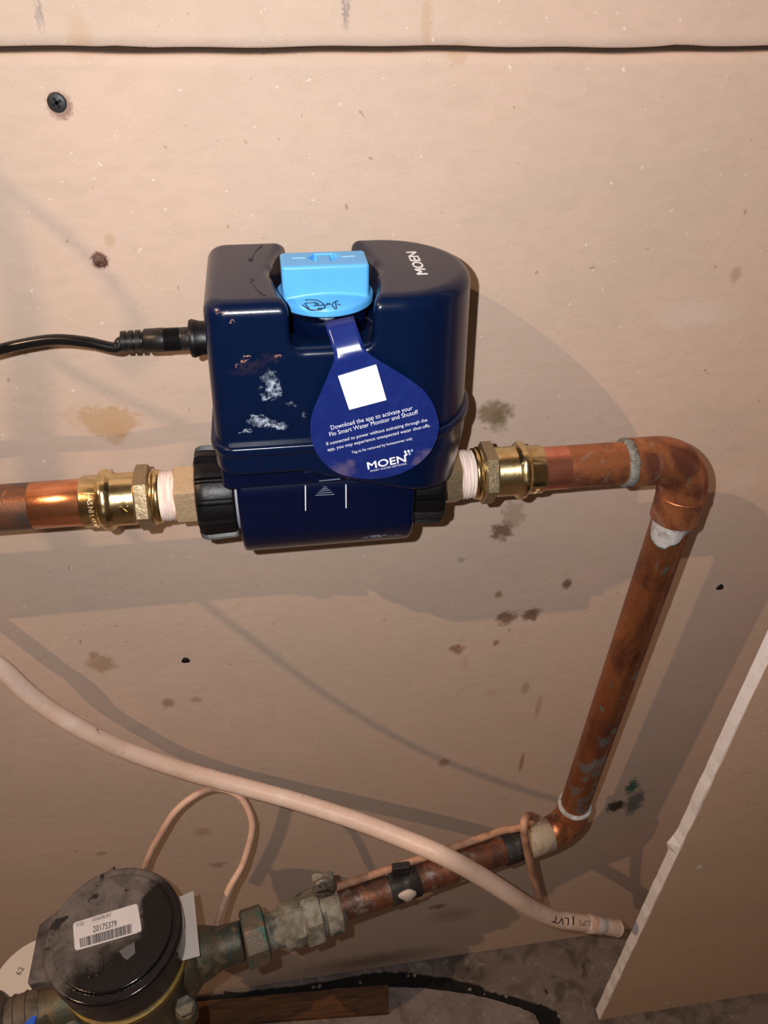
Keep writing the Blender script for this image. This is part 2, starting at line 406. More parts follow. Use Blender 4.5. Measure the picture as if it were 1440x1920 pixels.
SOLD = layered('solder_grey', sRGB(128, 128, 124), [(sRGB(90, 85, 78), 150, .5, .65, .4), (sRGB(165, 168, 168), 220, .55, .7, .2)], .6, .3, .4, .0012)
FLUX = layered('white_corrosion', sRGB(178, 176, 176), [(sRGB(135, 125, 118), 120, .5, .65, .4), (sRGB(205, 206, 210), 220, .5, .7, .2)], .85, 0, .2, .0012)

PYY = -.062; AX = .002
A = lambda x: np.array([x, PYY, AX])
X1 = (1, 0, 0)
def band(name, x0, x1, R0, mat, parent, ripple=0, seg=48):
    return mesh(name, *lathe([(0, R0 * .97), (.0006, R0), (x1 - x0 - .0006, R0), (x1 - x0, R0 * .97)], A(x0), X1, seg), mat, parent, sharp=50)

# ---- left copper pipe
t = thing('copper_pipe', 'short horizontal copper pipe with tarnished left end, left of the blue shutoff', 'pipe', A(-.30))
mesh('pipe', *lathe([(0, .0143), (.330, .0143), (.334, .0143)], A(-.500), X1, 64), COPG, t, sharp=50)
o = mesh('polished_end', *lathe([(0, .01435), (.0001, .01445), (.0315, .01445)], A(-.182), X1, 64, cap=False), COPN, t); o['label'] = 'bright polished copper pipe end'

# ---- brass press adapters: left and mirrored right
def adapter(x_end, s, label):
    """x_end = outer mouth, s = +1 when the threads point to +x"""
    t = thing('brass_adapter', label, 'pipe fitting', A(x_end)); d = (s, 0, 0)
    prof = [(0, .0145), (0, .0155), (.0008, .0160), (.0095, .0160), (.0102, .0166), (.0112, .0178), (.0128, .0187), (.0148, .0187), (.0165, .0180), (.0178, .0167),
            (.0186, .0163), (.030, .0163), (.0312, .0158), (.0325, .0158)]
    def rf(a, q):
        if .010 < q < .0178: return 1 + .018 * max(-1, min(1, 2.2 * math.cos(6 * a)))
        if .0178 < q < .0300: return 1 - .012 * max(0, math.cos(6 * a)) ** 4
        return 1
    mesh('press_socket', *lathe(prof, A(x_end), d, 72, rf, cap=False), BRASS, t, sharp=50)
    mesh('hex_nut', *prism(A(x_end) + np.array(d) * .0315, d, .0100, .0208, 6, .05 * s, .0016), BRASS_D, t, sharp=25)
    mesh('collar', *lathe([(0, .0172), (.0012, .0176), (.002, .0163), (.0034, .0168), (.0050, .0164), (.0056, .0150)], A(x_end) + np.array(d) * .0412, d, 48), BRASS, t, sharp=60)
    # threads wound with white tape, spiral ridges
    n = 46; pr = []
    for i in range(n + 1):
        q = .0125 * i / n; pr.append((q, .0157 + .00032 * math.sin(q * 2 * math.pi / .0021) + .0002 * rnd.uniform(-1, 1)))
    def rt(a, q): return 1 + .010 * math.sin(2 * a + q * 500) + .006 * math.sin(5 * a + q * 900)
    o = mesh('thread_tape', *lathe(pr, A(x_end) + np.array(d) * .0462, d, 60, rt), PTFE, t); o['label'] = 'white thread seal tape wound round the threads'
    return t
ad1 = adapter(-.1525, 1, 'brass press adapter with white thread tape, left of the blue shutoff')
ad2 = adapter(.1365, -1, 'brass press adapter with white thread tape, right of the blue shutoff')
def text_mesh(s, size, bold=0., extrude=0., align='LEFT', spacing=1.0):
    cu = bpy.data.curves.new('txt', 'FONT'); cu.body = s; cu.size = size; cu.offset = bold; cu.extrude = extrude; cu.align_x = align
    cu.space_character = spacing; cu.resolution_u = 3
    ob = bpy.data.objects.new('txt', cu); COL.objects.link(ob)
    dg = bpy.context.evaluated_depsgraph_get(); me = bpy.data.meshes.new_from_object(ob.evaluated_get(dg))
    V = np.array([tuple(v.co) for v in me.vertices]); Fc = [tuple(p.vertices) for p in me.polygons]
    bpy.data.objects.remove(ob); bpy.data.curves.remove(cu); bpy.data.meshes.remove(me)
    return V, Fc
def text_fit(s, a, b, upv, size, z=0., bold=0.):
    """text whose baseline runs from a to b (3-D), glyph tops along upv, letter size given"""
    a = np.array(a, float); b = np.array(b, float); r = b - a; L = np.linalg.norm(r); r /= L
    V, Fc = text_mesh(s, 1.0, bold)
    x0, x1 = V[:, 0].min(), V[:, 0].max(); u = np.array(upv, float); u -= u.dot(r) * r; u /= np.linalg.norm(u)
    nn = np.cross(r, u)
    W_ = a + np.outer((V[:, 0] - x0) / (x1 - x0) * L, r) + np.outer(V[:, 1] * size, u) + nn * z
    return W_, Fc
# raised maker's mark on the left adapter (wrapped on the barrel)
def wrap_x(V, xc, ang0, R, dirx=1):
    V = np.array(V); a = ang0 + V[:, 1] / R; r = R + V[:, 2]
    return np.stack([xc + V[:, 0] * dirx, PYY - r * np.cos(a), AX + r * np.sin(a)], 1)
V, Fc = text_mesh('N', .0075, .0003, .0004); mesh('embossed_letter', wrap_x(V, -.1290, .02, .0164), Fc, BRASS, ad1)
for k in range(11):
    V, Fc = text_mesh('VASN1L4CUSX'[k], .0042, .0, .0002)
    mesh('embossed_letter', wrap_x(np.stack([V[:, 1], -V[:, 0], V[:, 2]], 1), -.1468, .95 - k * .17, .0160), Fc, BRASS_L, ad1)
for k in range(5):
    V, Fc = text_mesh('SVAIC'[k], .0042, .0, .0002)
    mesh('embossed_letter', wrap_x(np.stack([V[:, 1], -V[:, 0], V[:, 2]], 1), .1300, -.35 - k * .17, .0160), Fc, BRASS_L, ad2)

# ---- right copper run: pipe, solder, elbow, riser, lower elbow, lower pipe to the meter
run = thing('copper_pipework', 'copper pipe run turning down beside the wall from upper elbow to lower elbow', 'pipe', (.24, PYY, -.45))
LO = np.array([.226, -.055, -.470]); LD = np.array([-.366, -.072, 0.]); LD /= np.linalg.norm(LD)
mesh('pipe', *lathe([(0, .0143), (.095, .0143)], A(.125), X1, 64), COP, run, sharp=50)
o = mesh('polished_end', *lathe([(0, .0145), (.0215, .0145)], A(.1320), X1, 64, cap=False), COPR, run); o['label'] = 'pink polished copper band beside the brass fitting'
def ring_wave(a, q): return 1 + .03 * math.sin(2 * a + 1) + .02 * math.sin(7 * a) + .015 * math.sin(11 * a + 2)
def solder(name, p, d, L, R, mat, lab=None, f=ring_wave):
    o = mesh(name, *lathe([(0, R * .93), (L * .25, R * 1.0), (L * .7, R * 1.0), (L, R * .93)], p, d, 60, f), mat, run)
    if lab: o['label'] = lab
solder('solder_joint', A(.1925), X1, .0075, .0163, SOLD, 'grey bead of solder')
BX = .243
def bend(c, p_in, p_out, n=16):
    """quarter arc from p_in to p_out around centre c"""
    a = np.array(p_in) - c; b = np.array(p_out) - c
    return [c + a * math.cos(t) + b * math.sin(t) for t in np.linspace(0, math.pi / 2, n)]
rb = .0265
c1 = np.array([BX - rb, PYY, AX - rb])
path = [A(.1985), A(.206)] + bend(c1, (BX - rb, PYY, AX), (BX, PYY, AX - rb)) + [np.array([BX, PYY, AX - rb - .012]), np.array([BX, PYY, AX - rb - .024])]
V, Fc = tube(path, .0165, 48, raw=True); mesh('elbow', V, Fc, COP, run, sharp=50)
mesh('elbow_rib', *lathe([(0, .0163), (.0006, .0171), (.0016, .0171), (.0024, .0163)], (BX, PYY, AX - rb - .002), (0, 0, -1), 48, cap=False), COP, run)
TR = np.array([BX, PYY, -.050]); BR = np.array([.238, -.056, -.424]); rd_ = (BR - TR) / np.linalg.norm(BR - TR)
def flux_wave(a, q): return 1 + .02 * math.sin(5 * a) + .02 * math.sin(3 * a + 1)
def drip(p, d, L, R, seg=60):
    V, Fc = lathe([(0, R * 1.06), (L * .12, R * 1.05), (L * .5, R * 1.02), (L * .85, R * 1.012), (L, R * .995)], p, d, seg, flux_wave)
    d_, u, v = frame(d); V = [np.array(q) for q in V]
    for j in range(1, 5):
        for i in range(seg):
            a = 2 * math.pi * i / seg; k = .40 + .6 * max(0, math.sin(a * 1.0 - .9)) ** 1.0 + .16 * math.sin(3 * a + 1) + .08 * math.sin(9 * a)
            q = V[j * seg + i]; tt = (q - p).dot(d_); V[j * seg + i] = q - d_ * tt * (1 - max(.15, min(1.1, k)))
    return V, Fc
mesh('riser_pipe', *lathe([(0, .0143), (np.linalg.norm(BR - TR) + .004, .0143)], TR + np.array([0, 0, .004]), rd_, 64),
     layered('copper_riser', (.32, .110, .045, 1), [((.46, .18, .06, 1), 16, .45, .65, .4), ((.17, .060, .035, 1), 26, .46, .62, .7), ((.20, .24, .25, 1), 120, .63, .70, .5)], .38, .7, .5, .0004,
             stretch=(1, 1, .5),
             blobs=[((x - .24, y + .062, z + .45), r, c, s) for (x, y, z), r, c, s in [((x_, -.075, z_), (.0035 + .002 * (i_ % 3), .02, .005 + .004 * (i_ % 2)), (.22, .31, .36, 1), .65) for i_, (x_, z_) in enumerate(((.232, -.36), (.240, -.350), (.246, -.385), (.235, -.402), (.244, -.41), (.229, -.345), (.249, -.34), (.238, -.30), (.246, -.285), (.226, -.385), (.236, -.415), (.250, -.21), (.243, -.37)))] + [
                 ((.236, -.074, -.335), (.005, .02, .010), (.33, .44, .48, 1), .6), ((.243, -.075, -.33), (.004, .02, .014), (.25, .40, .43, 1), .6),
                 ((.248, -.072, -.37), (.004, .02, .010), (.30, .36, .38, 1), .5), ((.237, -.075, -.395), (.009, .02, .005), (.25, .30, .30, 1), .6),
                 ((.252, -.07, -.14), (.004, .02, .007), (.35, .36, .38, 1), .5), ((.230, -.073, -.38), (.003, .02, .006), (.3, .34, .36, 1), .5), ((.25, -.07, -.105), (.005, .02, .02), (.15, .05, .03, 1), .7)]],
             warp=(330, .009)), run, sharp=50)
o = mesh('flux_residue', *drip(np.array([BX, PYY, AX - rb - .0235]), np.array([-.016, 0, -1.]), .019, .0145), FLUX, run); o['label'] = 'white flux residue below the upper elbow'
# lower elbow
BZ = LO[2]; er = .0255
EC = np.array([.238, -.056, 0.]); c2 = np.array([EC[0], EC[1], BZ + er]) + LD * er
seg1 = bend(c2, np.array([EC[0], EC[1], BZ + er]), np.array([EC[0], EC[1], BZ]) + LD * er)
lowstart = np.array([EC[0], EC[1], BZ]) + LD * er
V, Fc = tube([np.array([EC[0], EC[1], BZ + er + .016]), np.array([EC[0], EC[1], BZ + er + .006])] + seg1, .0168, 48, raw=True)
mesh('elbow', V, Fc, COP, run, sharp=50)
solder('solder_joint', np.array([EC[0], EC[1], BZ + er + .019]), (0, 0, -1), .0042, .0172, FLUX, 'pale ring of solder on the lower elbow', lambda a, q: 1 + .008 * math.sin(3 * a))
WSOCK = layered('socket_pale', sRGB(186, 170, 148), [(sRGB(150, 128, 102), 50, .5, .65, .4), (sRGB(90, 75, 70), 30, .62, .7, .4)], .6, .1, .4, .0006)
o = mesh('elbow_socket', *lathe([(-.004, .0160), (-.002, .0172), (.027, .0172), (.029, .0160)], lowstart, LD, 48), WSOCK, run, sharp=50); o['label'] = 'pale lime-crusted elbow socket'
def LP(s): return lowstart + LD * s
def S_of(px):   # distance along the lower pipe whose image column is px
    lo, hi = -.05, .6
    for _ in range(40):
        m = (lo + hi) / 2; q = M.T @ (LP(m) - CAM); x = 720 + F * q[0] / q[2]
        if x > px: lo = m
        else: hi = m
    return lo
LCOP = layered('copper_low', (.22, .085, .05, 1), [((.34, .13, .06, 1), 26, .45, .62, .5), ((.11, .07, .055, 1), 40, .46, .60, .6), ((.30, .27, .24, 1), 60, .53, .64, .6)], .45, .55, .5, .0006)
s_end = S_of(618)
mesh('lower_pipe', *lathe([(0, .0140), (s_end - .02, .0140)], LP(.02), LD, 56), LCOP, run, sharp=50)
# dark tape wraps holding the sensor cable on the pipe
DKT = layered('grimy_tape', sRGB(38, 36, 36), [(sRGB(70, 66, 62), 60, .5, .66, .4), (sRGB(110, 105, 100), 120, .64, .7, .4)], .55, 0, .4, .0006)
def wrap(px0, px1, R, lab):
    a, b = S_of(px0), S_of(px1)
    tt = thing('pipe_strap', lab, 'strap', LP(a) + np.array([0, 0, -R]))
    mesh('strap_band', *lathe([(0, R * .96), (.001, R), (b - a - .001, R), (b - a, R * .96)], LP(a), LD, 48, lambda q, t: 1 + .05 * math.sin(2 * q + .5) + .03 * math.sin(6 * q + t * 200)), DKT, tt, sharp=50)
    return tt, a, b
w1, a1, b1 = wrap(985, 942, .0162, 'dark tape wrap on the lower pipe next to the pale elbow')
w2, a2, b2 = wrap(782, 728, .0160, 'dark strap with a white blob on the lower pipe')
side = np.cross(LD, np.array([0, 0, 1.])); side = side if side[1] < 0 else -side      # towards the viewer
mesh('strap_ear', *box(-.0085, .0085, -.0035, .0035, -.003, .016, .001), DKT, w2, smooth=False)
w2.children[-1].location = tuple(Vector(tuple(LP(b2 - .013) + np.array([0, .004, .016]))) - w2.location); 
w2.children[-1].data.transform(Matrix.Translation(Vector(w2.location)))
bm = bmesh.new(); bmesh.ops.create_icosphere(bm, subdivisions=3, radius=.0098)
V = [np.array(v.co) * np.array([.95, .35, 1.0]) * (1 + .07 * math.sin(v.co.x * 420 + 1) + .08 * math.sin(v.co.z * 380)) + LP((a2 + b2) / 2 + .001) + side * .0150 + np.array([0, 0, .008]) for v in bm.verts]
bm.verts.index_update(); Fc = [[v.index for v in f.verts] for f in bm.faces]; bm.free()
o = mesh('putty_blob', V, Fc, simple('putty_white', sRGB(205, 190, 180), .8, bump=.0004), w2); o['label'] = 'white putty blob'

# ------------------------------------------------------------------ the blue shutoff device
DX, DY = 0., -.0600
def navy(name, blobs, rough, base=(.0010, .0062, .030, 1)):
    t = NT(name); c = base
    nz = t.noise(160, 4); c = t.mix(t.rng(nz.outputs[0], .4, .75), c, (base[0] * 1.3, base[1] * 1.2, base[2] * 1.15, 1))
    wc = t.warped(260, .006, 6); tex = t.noise(420, 5, .7); k0 = t.rng(tex.outputs[0], .38, .60)
    for cc, r, col, st, hard in blobs:
        k = t.blob(wc, cc, r, .6); k = t.math('MULTIPLY', k, st)
        if hard: k = t.math('MULTIPLY', k, k0)
        c = t.mix(k, c, col)
    t.bump(t.noise(1100, 2).outputs[0], .00005, .5)
    return t.out(c, rough, 0, .42)
dev = thing('water_shutoff_valve', 'navy blue smart water shutoff valve with light blue handle on the pipe', 'water valve', (0, DY, 0))
D0 = np.array([0, DY, 0])
def fr(px, py, Y=-.101): return PY(px, py, Y) - D0
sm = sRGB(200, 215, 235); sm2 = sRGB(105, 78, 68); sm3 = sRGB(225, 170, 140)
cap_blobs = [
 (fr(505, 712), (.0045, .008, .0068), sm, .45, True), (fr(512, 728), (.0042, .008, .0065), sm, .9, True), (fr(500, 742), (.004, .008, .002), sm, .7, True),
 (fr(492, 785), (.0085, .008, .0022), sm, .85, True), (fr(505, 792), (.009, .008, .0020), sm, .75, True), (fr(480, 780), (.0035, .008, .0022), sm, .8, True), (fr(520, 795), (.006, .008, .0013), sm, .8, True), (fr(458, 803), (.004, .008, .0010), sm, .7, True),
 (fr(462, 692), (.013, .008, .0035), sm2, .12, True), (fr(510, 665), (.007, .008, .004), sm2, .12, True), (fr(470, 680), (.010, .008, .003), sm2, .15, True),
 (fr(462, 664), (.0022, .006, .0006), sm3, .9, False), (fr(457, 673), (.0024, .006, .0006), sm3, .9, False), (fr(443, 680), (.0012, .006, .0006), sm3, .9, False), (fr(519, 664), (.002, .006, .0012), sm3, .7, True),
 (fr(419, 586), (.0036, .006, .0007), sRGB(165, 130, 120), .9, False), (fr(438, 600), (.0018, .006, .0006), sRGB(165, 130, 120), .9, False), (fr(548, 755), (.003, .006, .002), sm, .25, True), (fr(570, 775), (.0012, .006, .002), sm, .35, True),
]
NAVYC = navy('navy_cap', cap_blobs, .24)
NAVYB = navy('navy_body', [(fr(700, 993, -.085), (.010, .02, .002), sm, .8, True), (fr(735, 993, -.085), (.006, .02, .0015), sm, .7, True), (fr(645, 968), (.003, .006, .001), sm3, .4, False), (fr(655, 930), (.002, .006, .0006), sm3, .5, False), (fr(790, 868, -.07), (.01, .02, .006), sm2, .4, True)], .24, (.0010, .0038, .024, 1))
def outline(x, y, grow):
    """D-shaped plan, local coordinates (x, y), positive grow enlarges"""
    y = y - .0022
    L = sbox2(x + .0135, y, .0500, .0456, .011)
    L = np.minimum(L, sbox2(x - .006, y, .0255, .0456, .001))
    C = np.hypot(x - .0318, y) - .0456
    return np.minimum(L, C) - grow
XC = -.0015
def cap_sdf(X, Y, Z):
    y = Y - DY; g = (.140 - Z) * .030
    d = rmax(np.maximum(outline(X, y, g), np.abs(y - .0022) - .0457), Z - .1405, .0072)
    d = rmax(d, .060 - Z, .001)
    half = .0272 - y * y / .26
    notch = rmax(np.abs(X - XC) - half, .1150 - Z + 0 * X, .006)
    bore = rmax(np.hypot(X - XC, y) - .0285, .106 - Z, .001)
    notch = np.minimum(notch, bore)
    return rmax(d, -notch, .0042)
P, Q = sdf_mesh(cap_sdf, (-.074, DY - .052, .056), (.090, DY + .056, .1440), .00115); mesh('top_cover', P, Q, NAVYC, dev)
def skirt_sdf(X, Y, Z):
    y = Y - DY
    rim = rmax(rmax(np.maximum(outline(X, y, .0052), np.abs(y - .0022) - .0500), Z - .0620, .0016), .0565 - Z, .0012)
    lowz = .0425 - .030 * np.clip((X + .02) / .09, 0, 1)
    body = rmax(np.maximum(outline(X + .000, y, .0036 - .12 * np.maximum(0, .046 - Z)), np.abs(y - .0022) - .0486), Z - .0590, .001)
    body = rmax(body, lowz - Z, .004)
    return np.minimum(rim, body)
P, Q = sdf_mesh(skirt_sdf, (-.078, DY - .055, .004), (.092, DY + .060, .066), .00115); mesh('base_cover', P, Q, NAVYC, dev)
def saddle_sdf(X, Y, Z):
    y = Y - DY
    return rmax(sbox2(X + .011, y, .0545, .0365, .004), np.abs(Z - .036) - .0085, .002)
P, Q = sdf_mesh(saddle_sdf, (-.070, DY - .042, .024), (.050, DY + .042, .048), .0012); mesh('saddle', P, Q, NAVYB, dev)
def low_sdf(X, Y, Z):
    y = Y - DY; z = Z - .002
    prof = sbox2(y, z - .0, .0355, .0355, .0205)
    prof = np.maximum(prof, np.hypot(y, np.minimum(z + .004, 0)) - .0362)
    d = rmax(prof, np.abs(X + .0060) - .0525, .0030)
    groove = sbox2(X + .0075, z - .018, .0125, .0135, .001)
    return rmax(d, -rmax(groove, y + .0350, .0001), .0002)
P, Q = sdf_mesh(low_sdf, (-.063, DY - .040, -.040), (.052, DY + .040, .040), .0011); mesh('lower_body', P, Q, NAVYB, dev)
# marks on the lower body: printed arrow bars, white lines painted as flash glints
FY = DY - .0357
def strip(p0, p1, p2, p3, Y, mat, name, parent, th=.0004):
    P4 = [PY(*p, Y) for p in (p0, p1, p2, p3)]
    o = mesh(name, *extrude_poly(P4, (0, -th, 0)), mat, parent, smooth=False); return fixn(o)
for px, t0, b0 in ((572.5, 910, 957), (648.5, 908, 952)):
    strip((px - 1.1, t0), (px + 1.1, t0), (px + 1.3, b0), (px - .6, b0), FY, WHITE, 'painted_glint', dev)
TEAL = simple('teal_print', sRGB(60, 85, 110), .4)
GREYP = simple('grey_print', sRGB(120, 130, 150), .4)
for k, (yy, hw) in enumerate(((912, 3), (915.5, 6), (919, 10), (923, 14), (927, 18))):
    strip((609 - hw, yy + 1), (609 + hw, yy - 1), (609 + hw, yy - .2), (609 - hw, yy + 1.8), FY, GREYP, 'arrow_bar', dev)
strip((598, 901), (638, 897), (638, 898.2), (598, 902.2), DY - .0366, GREYP, 'arrow_bar', dev)
o = strip((570, 882), (640, 878), (640, 881), (570, 885), DY - .0366, simple('navy_ledge', (.006, .02, .05, 1), .3), 'ledge', dev, .0012)
# union nuts
def nut(x0, L, flip):
    seg = 288; npan = 12
    def rf(a, q):
        s = 2 * math.pi / npan; u = ((a + .20) % s) / s
        k = 1.0
        if u < .09: k = 1.055
        elif u < .17: k = .945
        elif u < .26: k = 1.055
        else: k = .978 + .006 * math.cos((u - .6) * 4)
        return k
    prof = [(0, .0262), (.0012, .0272), (.003, .0276), (L - .006, .0282), (L - .0035, .0280), (L - .001, .0268), (L, .0235)]
    d = X1 if flip else (-1, 0, 0); p = A(x0)
    V, Fc = lathe(prof, p, d, seg, rf); mesh('union_nut', V, Fc, BLK, dev, sharp=24)
nut(-.0605, .0235, False); nut(.0478, .0205, True)
mesh('tailpiece', *prism(A(-.0975), X1, .016, .0196, 6, .40, .0012), BRASS_L, dev, sharp=25)
mesh('tailpiece', *prism(A(.0660), X1, .0150, .0196, 6, .30, .0012), BRASS_D, dev, sharp=25)
mesh('tailpiece_flange', *lathe([(0, .024), (.003, .024)], A(-.0610), X1, 48), simple('white_gasket', sRGB(150, 150, 160), .5), dev, sharp=50)
# neck under the handle
mesh('valve_neck', *lathe([(0, .0215), (.0085, .0215), (.0090, .0205), (.0100, .0205), (.0104, .0222), (.0128, .0222), (.0134, .0210), (.015, .0200)], (XC, DY, .1035), (0, 0, 1), 64), NAVYB, dev, sharp=40)
mesh('stem', *lathe([(0, .006), (.0105, .006)], (XC, DY - .009, .1175), (0, 0, 1), 24), simple('clear_stem', sRGB(150, 165, 175), .3), dev, sharp=50)
BLUE = simple('light_blue_plastic', (.105, .44, .93, 1), .36, 0, .5, .03, 120, .00006)
def knob_sdf(X, Y, Z):
    x = X - XC; y = Y - DY
    bar = rmax(sbox2(x, y + .0018, .0226, .0108, .0022), np.abs(Z - .1370) - .0095, .0016)
    r = np.hypot(x, y)
    disc = rmax(r - .0262, Z - (.1330 - r * r * 2.2 - np.maximum(0, r - .0) * .10), .0016)
    disc = rmax(disc, .1235 + r * r * 1.0 - Z, .0010)
    d = rmin(bar, disc, .0012)
    rec = np.maximum(np.abs(x) * .8 + np.abs(y) * .55 - .0068, np.abs(y) - .0055)
    rec = np.maximum(rec, .1425 - Z)
    d = rmax(d, -rec, .0004)
    tab = np.maximum(np.maximum(np.abs(x) - .0032, np.abs(y + .001) - .0042), np.maximum(.138 - Z, Z - .1462))
    return np.minimum(d, tab)
P, Q = sdf_mesh(knob_sdf, (-.030, DY - .030, .120), (.027, DY + .030, .152), .00045); kn = mesh('handle', P, Q, BLUE, dev); kn['label'] = 'light blue turning handle'
ZK = .1466
def flat(name, pts, Z, mat, parent, th=.0003): return fixn(mesh(name, *extrude_poly([(p[0], p[1], Z) for p in pts], (0, 0, th)), mat, parent, smooth=False))
PALE = simple('pale_print', sRGB(170, 215, 250), .4)
for x0, x1 in ((-.0165, -.0095), (.0095, .0165)):
    flat('dash_mark', [(XC + x0, DY - .0006), (XC + x1, DY - .0006), (XC + x1, DY), (XC + x0, DY)], ZK - .0002, PALE, kn)
# black line drawing on the disc, set along its sloping top
INK = simple('black_ink', sRGB(14, 16, 34), .35)
def disc_z(x, y):
    r = math.hypot(x - XC, y - DY); return .1330 - r * r * 2.2 - r * .10
def disc_pt(px, py):
    p = PZ(px, py, .1285)
    for _ in range(8): p = PZ(px, py, disc_z(p[0], p[1]))
    return p
def zk(X, Y): return 370 + X / 4.966, 440 + Y / 4.966
lines = [[(1005, 610), (1110, 612), (1175, 650), (1120, 665)], [(980, 655), (1050, 700), (1160, 700)], [(1010, 640), (1090, 635), (1130, 650), (1080, 665)], [(1100, 630), (1105, 665)],
         [(1120, 690), (1190, 680), (1165, 640)], [(1180, 665), (1235, 640)], [(1205, 640), (1240, 655)], [(1310, 615), (1255, 650), (1285, 695)], [(1285, 620), (1295, 690)], [(1300, 650), (1335, 655)], [(1040, 690), (1000, 640)]]
parts = []
for ln in lines:
    pts = [disc_pt(*zk(*p)) + np.array([0, 0, .00005]) for p in ln]; parts.append(tube(pts, .0003, 6, 4))
mesh('icon_lines', *join(*parts), INK, kn)
# logo on the cover top and small marks
ZT = .14055
lt = join(*[text_fit('MOEN', (.0515 + dx_, -.0745 + dy_, ZT), (.0515 + dx_, -.0405 + dy_, ZT), (-1, 0, 0), .0082, zz_) for dx_, dy_, zz_ in ((0, 0, 0), (.00015, .0003, .00003), (-.00015, .0006, .00006), (0, .0008, .00009))])
mesh('logo_lettering', *lt, WHITE, dev, smooth=False)
def arcmark(pts):
    return tube([PZ(*zk(*p), ZT - .0001) for p in pts], .00055, 6, 6)
mesh('direction_arrow', *join(arcmark([(600, 105), (545, 150), (505, 215), (485, 240)]), arcmark([(482, 215), (487, 240), (515, 232)])), INK, dev)
mesh('direction_arrow', *join(arcmark([(500, 415), (520, 460), (565, 520), (625, 568)]), arcmark([(500, 440), (502, 415), (522, 425)])), INK, dev)
for k in range(4):
    X0 = 425 + k * 30
    pts = [PZ(*zk(X0, 300), ZT), PZ(*zk(X0 + 16, 300), ZT), PZ(*zk(X0 + 18, 345), ZT), PZ(*zk(X0 + 2, 345), ZT)]
    flat('vent_mark', pts, ZT - .0002, simple('navy_mark', sRGB(15, 35, 65), .3), dev)
# power socket on the side
mesh('power_socket', *lathe([(0, .0085), (.0, .0098), (.0015, .0105), (.003, .0100), (.006, .0092), (.012, .0092)], (-.0755, DY + .002, .1035), X1, 40), BLK, dev, sharp=50)

# ------------------------------------------------------------------ power cord
cord = thing('power_cord', 'black power cord with ribbed plug going into the side of the blue shutoff', 'cord', (-.11, DY, .10))
CY = DY + .002; CZ = .1035
mesh('plug', *lathe([(0, .0050), (.0012, .0064), (.0110, .0066)] + [(.0112 + i * .0005, .0066 - (.0006 if i % 2 else 0)) for i in range(18)] + [(.0205, .0064), (.027, .0064)], (-.1005, CY, CZ), X1, 36), RUB, cord, sharp=60)
pr = []
for k in range(3):
    x = k * .0038; pr += [(x, .0046), (x + .0001, .0057 + k * .0001), (x + .0026, .0058 + k * .0001), (x + .0027, .0046)]
mesh('strain_relief', *lathe(pr + [(.0122, .0046)], (-.1118, CY, CZ), X1, 36), RUB, cord, sharp=60)
cp = [PY(-420, 790, -.030), PY(-240, 720, -.040), PY(-120, 690, -.047), PY(-30, 664, -.050), PY(30, 648, -.052), PY(100, 637, -.054), PY(160, 641, -.057), PY(215, 652, -.059), np.array([-.112, CY, CZ]), np.array([-.105, CY, CZ])]
mesh('cord', *tube(cp, .0030, 20, 12), simple('cord_rubber', sRGB(18, 17, 18), .25), cord)

# ------------------------------------------------------------------ hang tag
TY = -.1095
tgt = thing('hang_tag', 'blue teardrop paper tag with white lettering hanging from the valve handle', 'tag', PY(700, 890, TY))
left = [(608, 603), (613, 621), (619, 638), (622.5, 649), (624.5, 655), (625.8, 660), (626.3, 665), (626.6, 671)]
rght = [(662.7, 592), (668, 608), (674.5, 627), (679, 640), (681.5, 647), (683, 652), (686, 657), (692, 663)]
left.append((626.5, 677)); rght.append((700, 669.5))
Ys = [0.] * len(left); Ys[-1] = TY
phis = [47, 46, 43, 34, 30, 27, 23, 9]       # slope of the strap from its top down to the crease
for i in range(len(left) - 2, -1, -1):
    m1 = ((left[i + 1][0] + rght[i + 1][0]) / 2, (left[i + 1][1] + rght[i + 1][1]) / 2); m0 = ((left[i][0] + rght[i][0]) / 2, (left[i][1] + rght[i][1]) / 2)
    pb = PY(*m1, Ys[i + 1]); y = Ys[i + 1]
    for _ in range(30): y = pb[1] + math.tan(math.radians(phis[i])) * (PY(*m0, y)[2] - pb[2])
    Ys[i] = y
V = []; Fc = []; nc = 8
for (l, r, yy) in zip(left, rght, Ys):
    tw = .0013 if yy > TY + 1e-6 else 0.      # the strap is twisted very slightly to the left
    for k in range(nc + 1):
        t_ = k / nc; V.append(PY(l[0] + (r[0] - l[0]) * t_, l[1] + (r[1] - l[1]) * t_, yy - (t_ - .5) * tw))
for i in range(len(Ys) - 1):
    for k in range(nc):
        a = i * (nc + 1) + k; Fc.append((a, a + 1, a + nc + 2, a + nc + 1))
lo_l = [(624, 683), (608, 721), (596, 749), (586, 773), (582, 797.5), (584, 825.7), (595, 852), (614, 874), (640.5, 890), (681, 897.8), (721, 896), (761, 884), (791.6, 864), (811.7, 839.8), (821.8, 811.6), (822.8, 791.4), (815.7, 765), (805, 745), (791.6, 729), (761, 706.9), (735, 691), (718, 681)]
sm_ = catmull([np.array([*p, 0.]) for p in lo_l], 4)
base = len(V) - (nc + 1)
row = list(range(base, base + nc + 1))
st = len(V)
for p in sm_: V.append(PY(p[0], p[1], TY))
Fc.append(tuple(row[::-1] + list(range(st, st + len(sm_)))))
TAGM = NT('tag_card'); _c = TAGM.mix(TAGM.rng(TAGM.noise(120, 4).outputs[0], .45, .7), (.009, .020, .145, 1), (.013, .027, .17, 1))
_wc = TAGM.warped(200, .006, 6); TO = PY(700, 890, TY)
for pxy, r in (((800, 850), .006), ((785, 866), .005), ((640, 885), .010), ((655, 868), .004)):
    _c = TAGM.mix(TAGM.math('MULTIPLY', TAGM.blob(_wc, PY(*pxy, TY) - TO, (r, .01, r * .7), .7), .35), _c, sRGB(130, 110, 120))
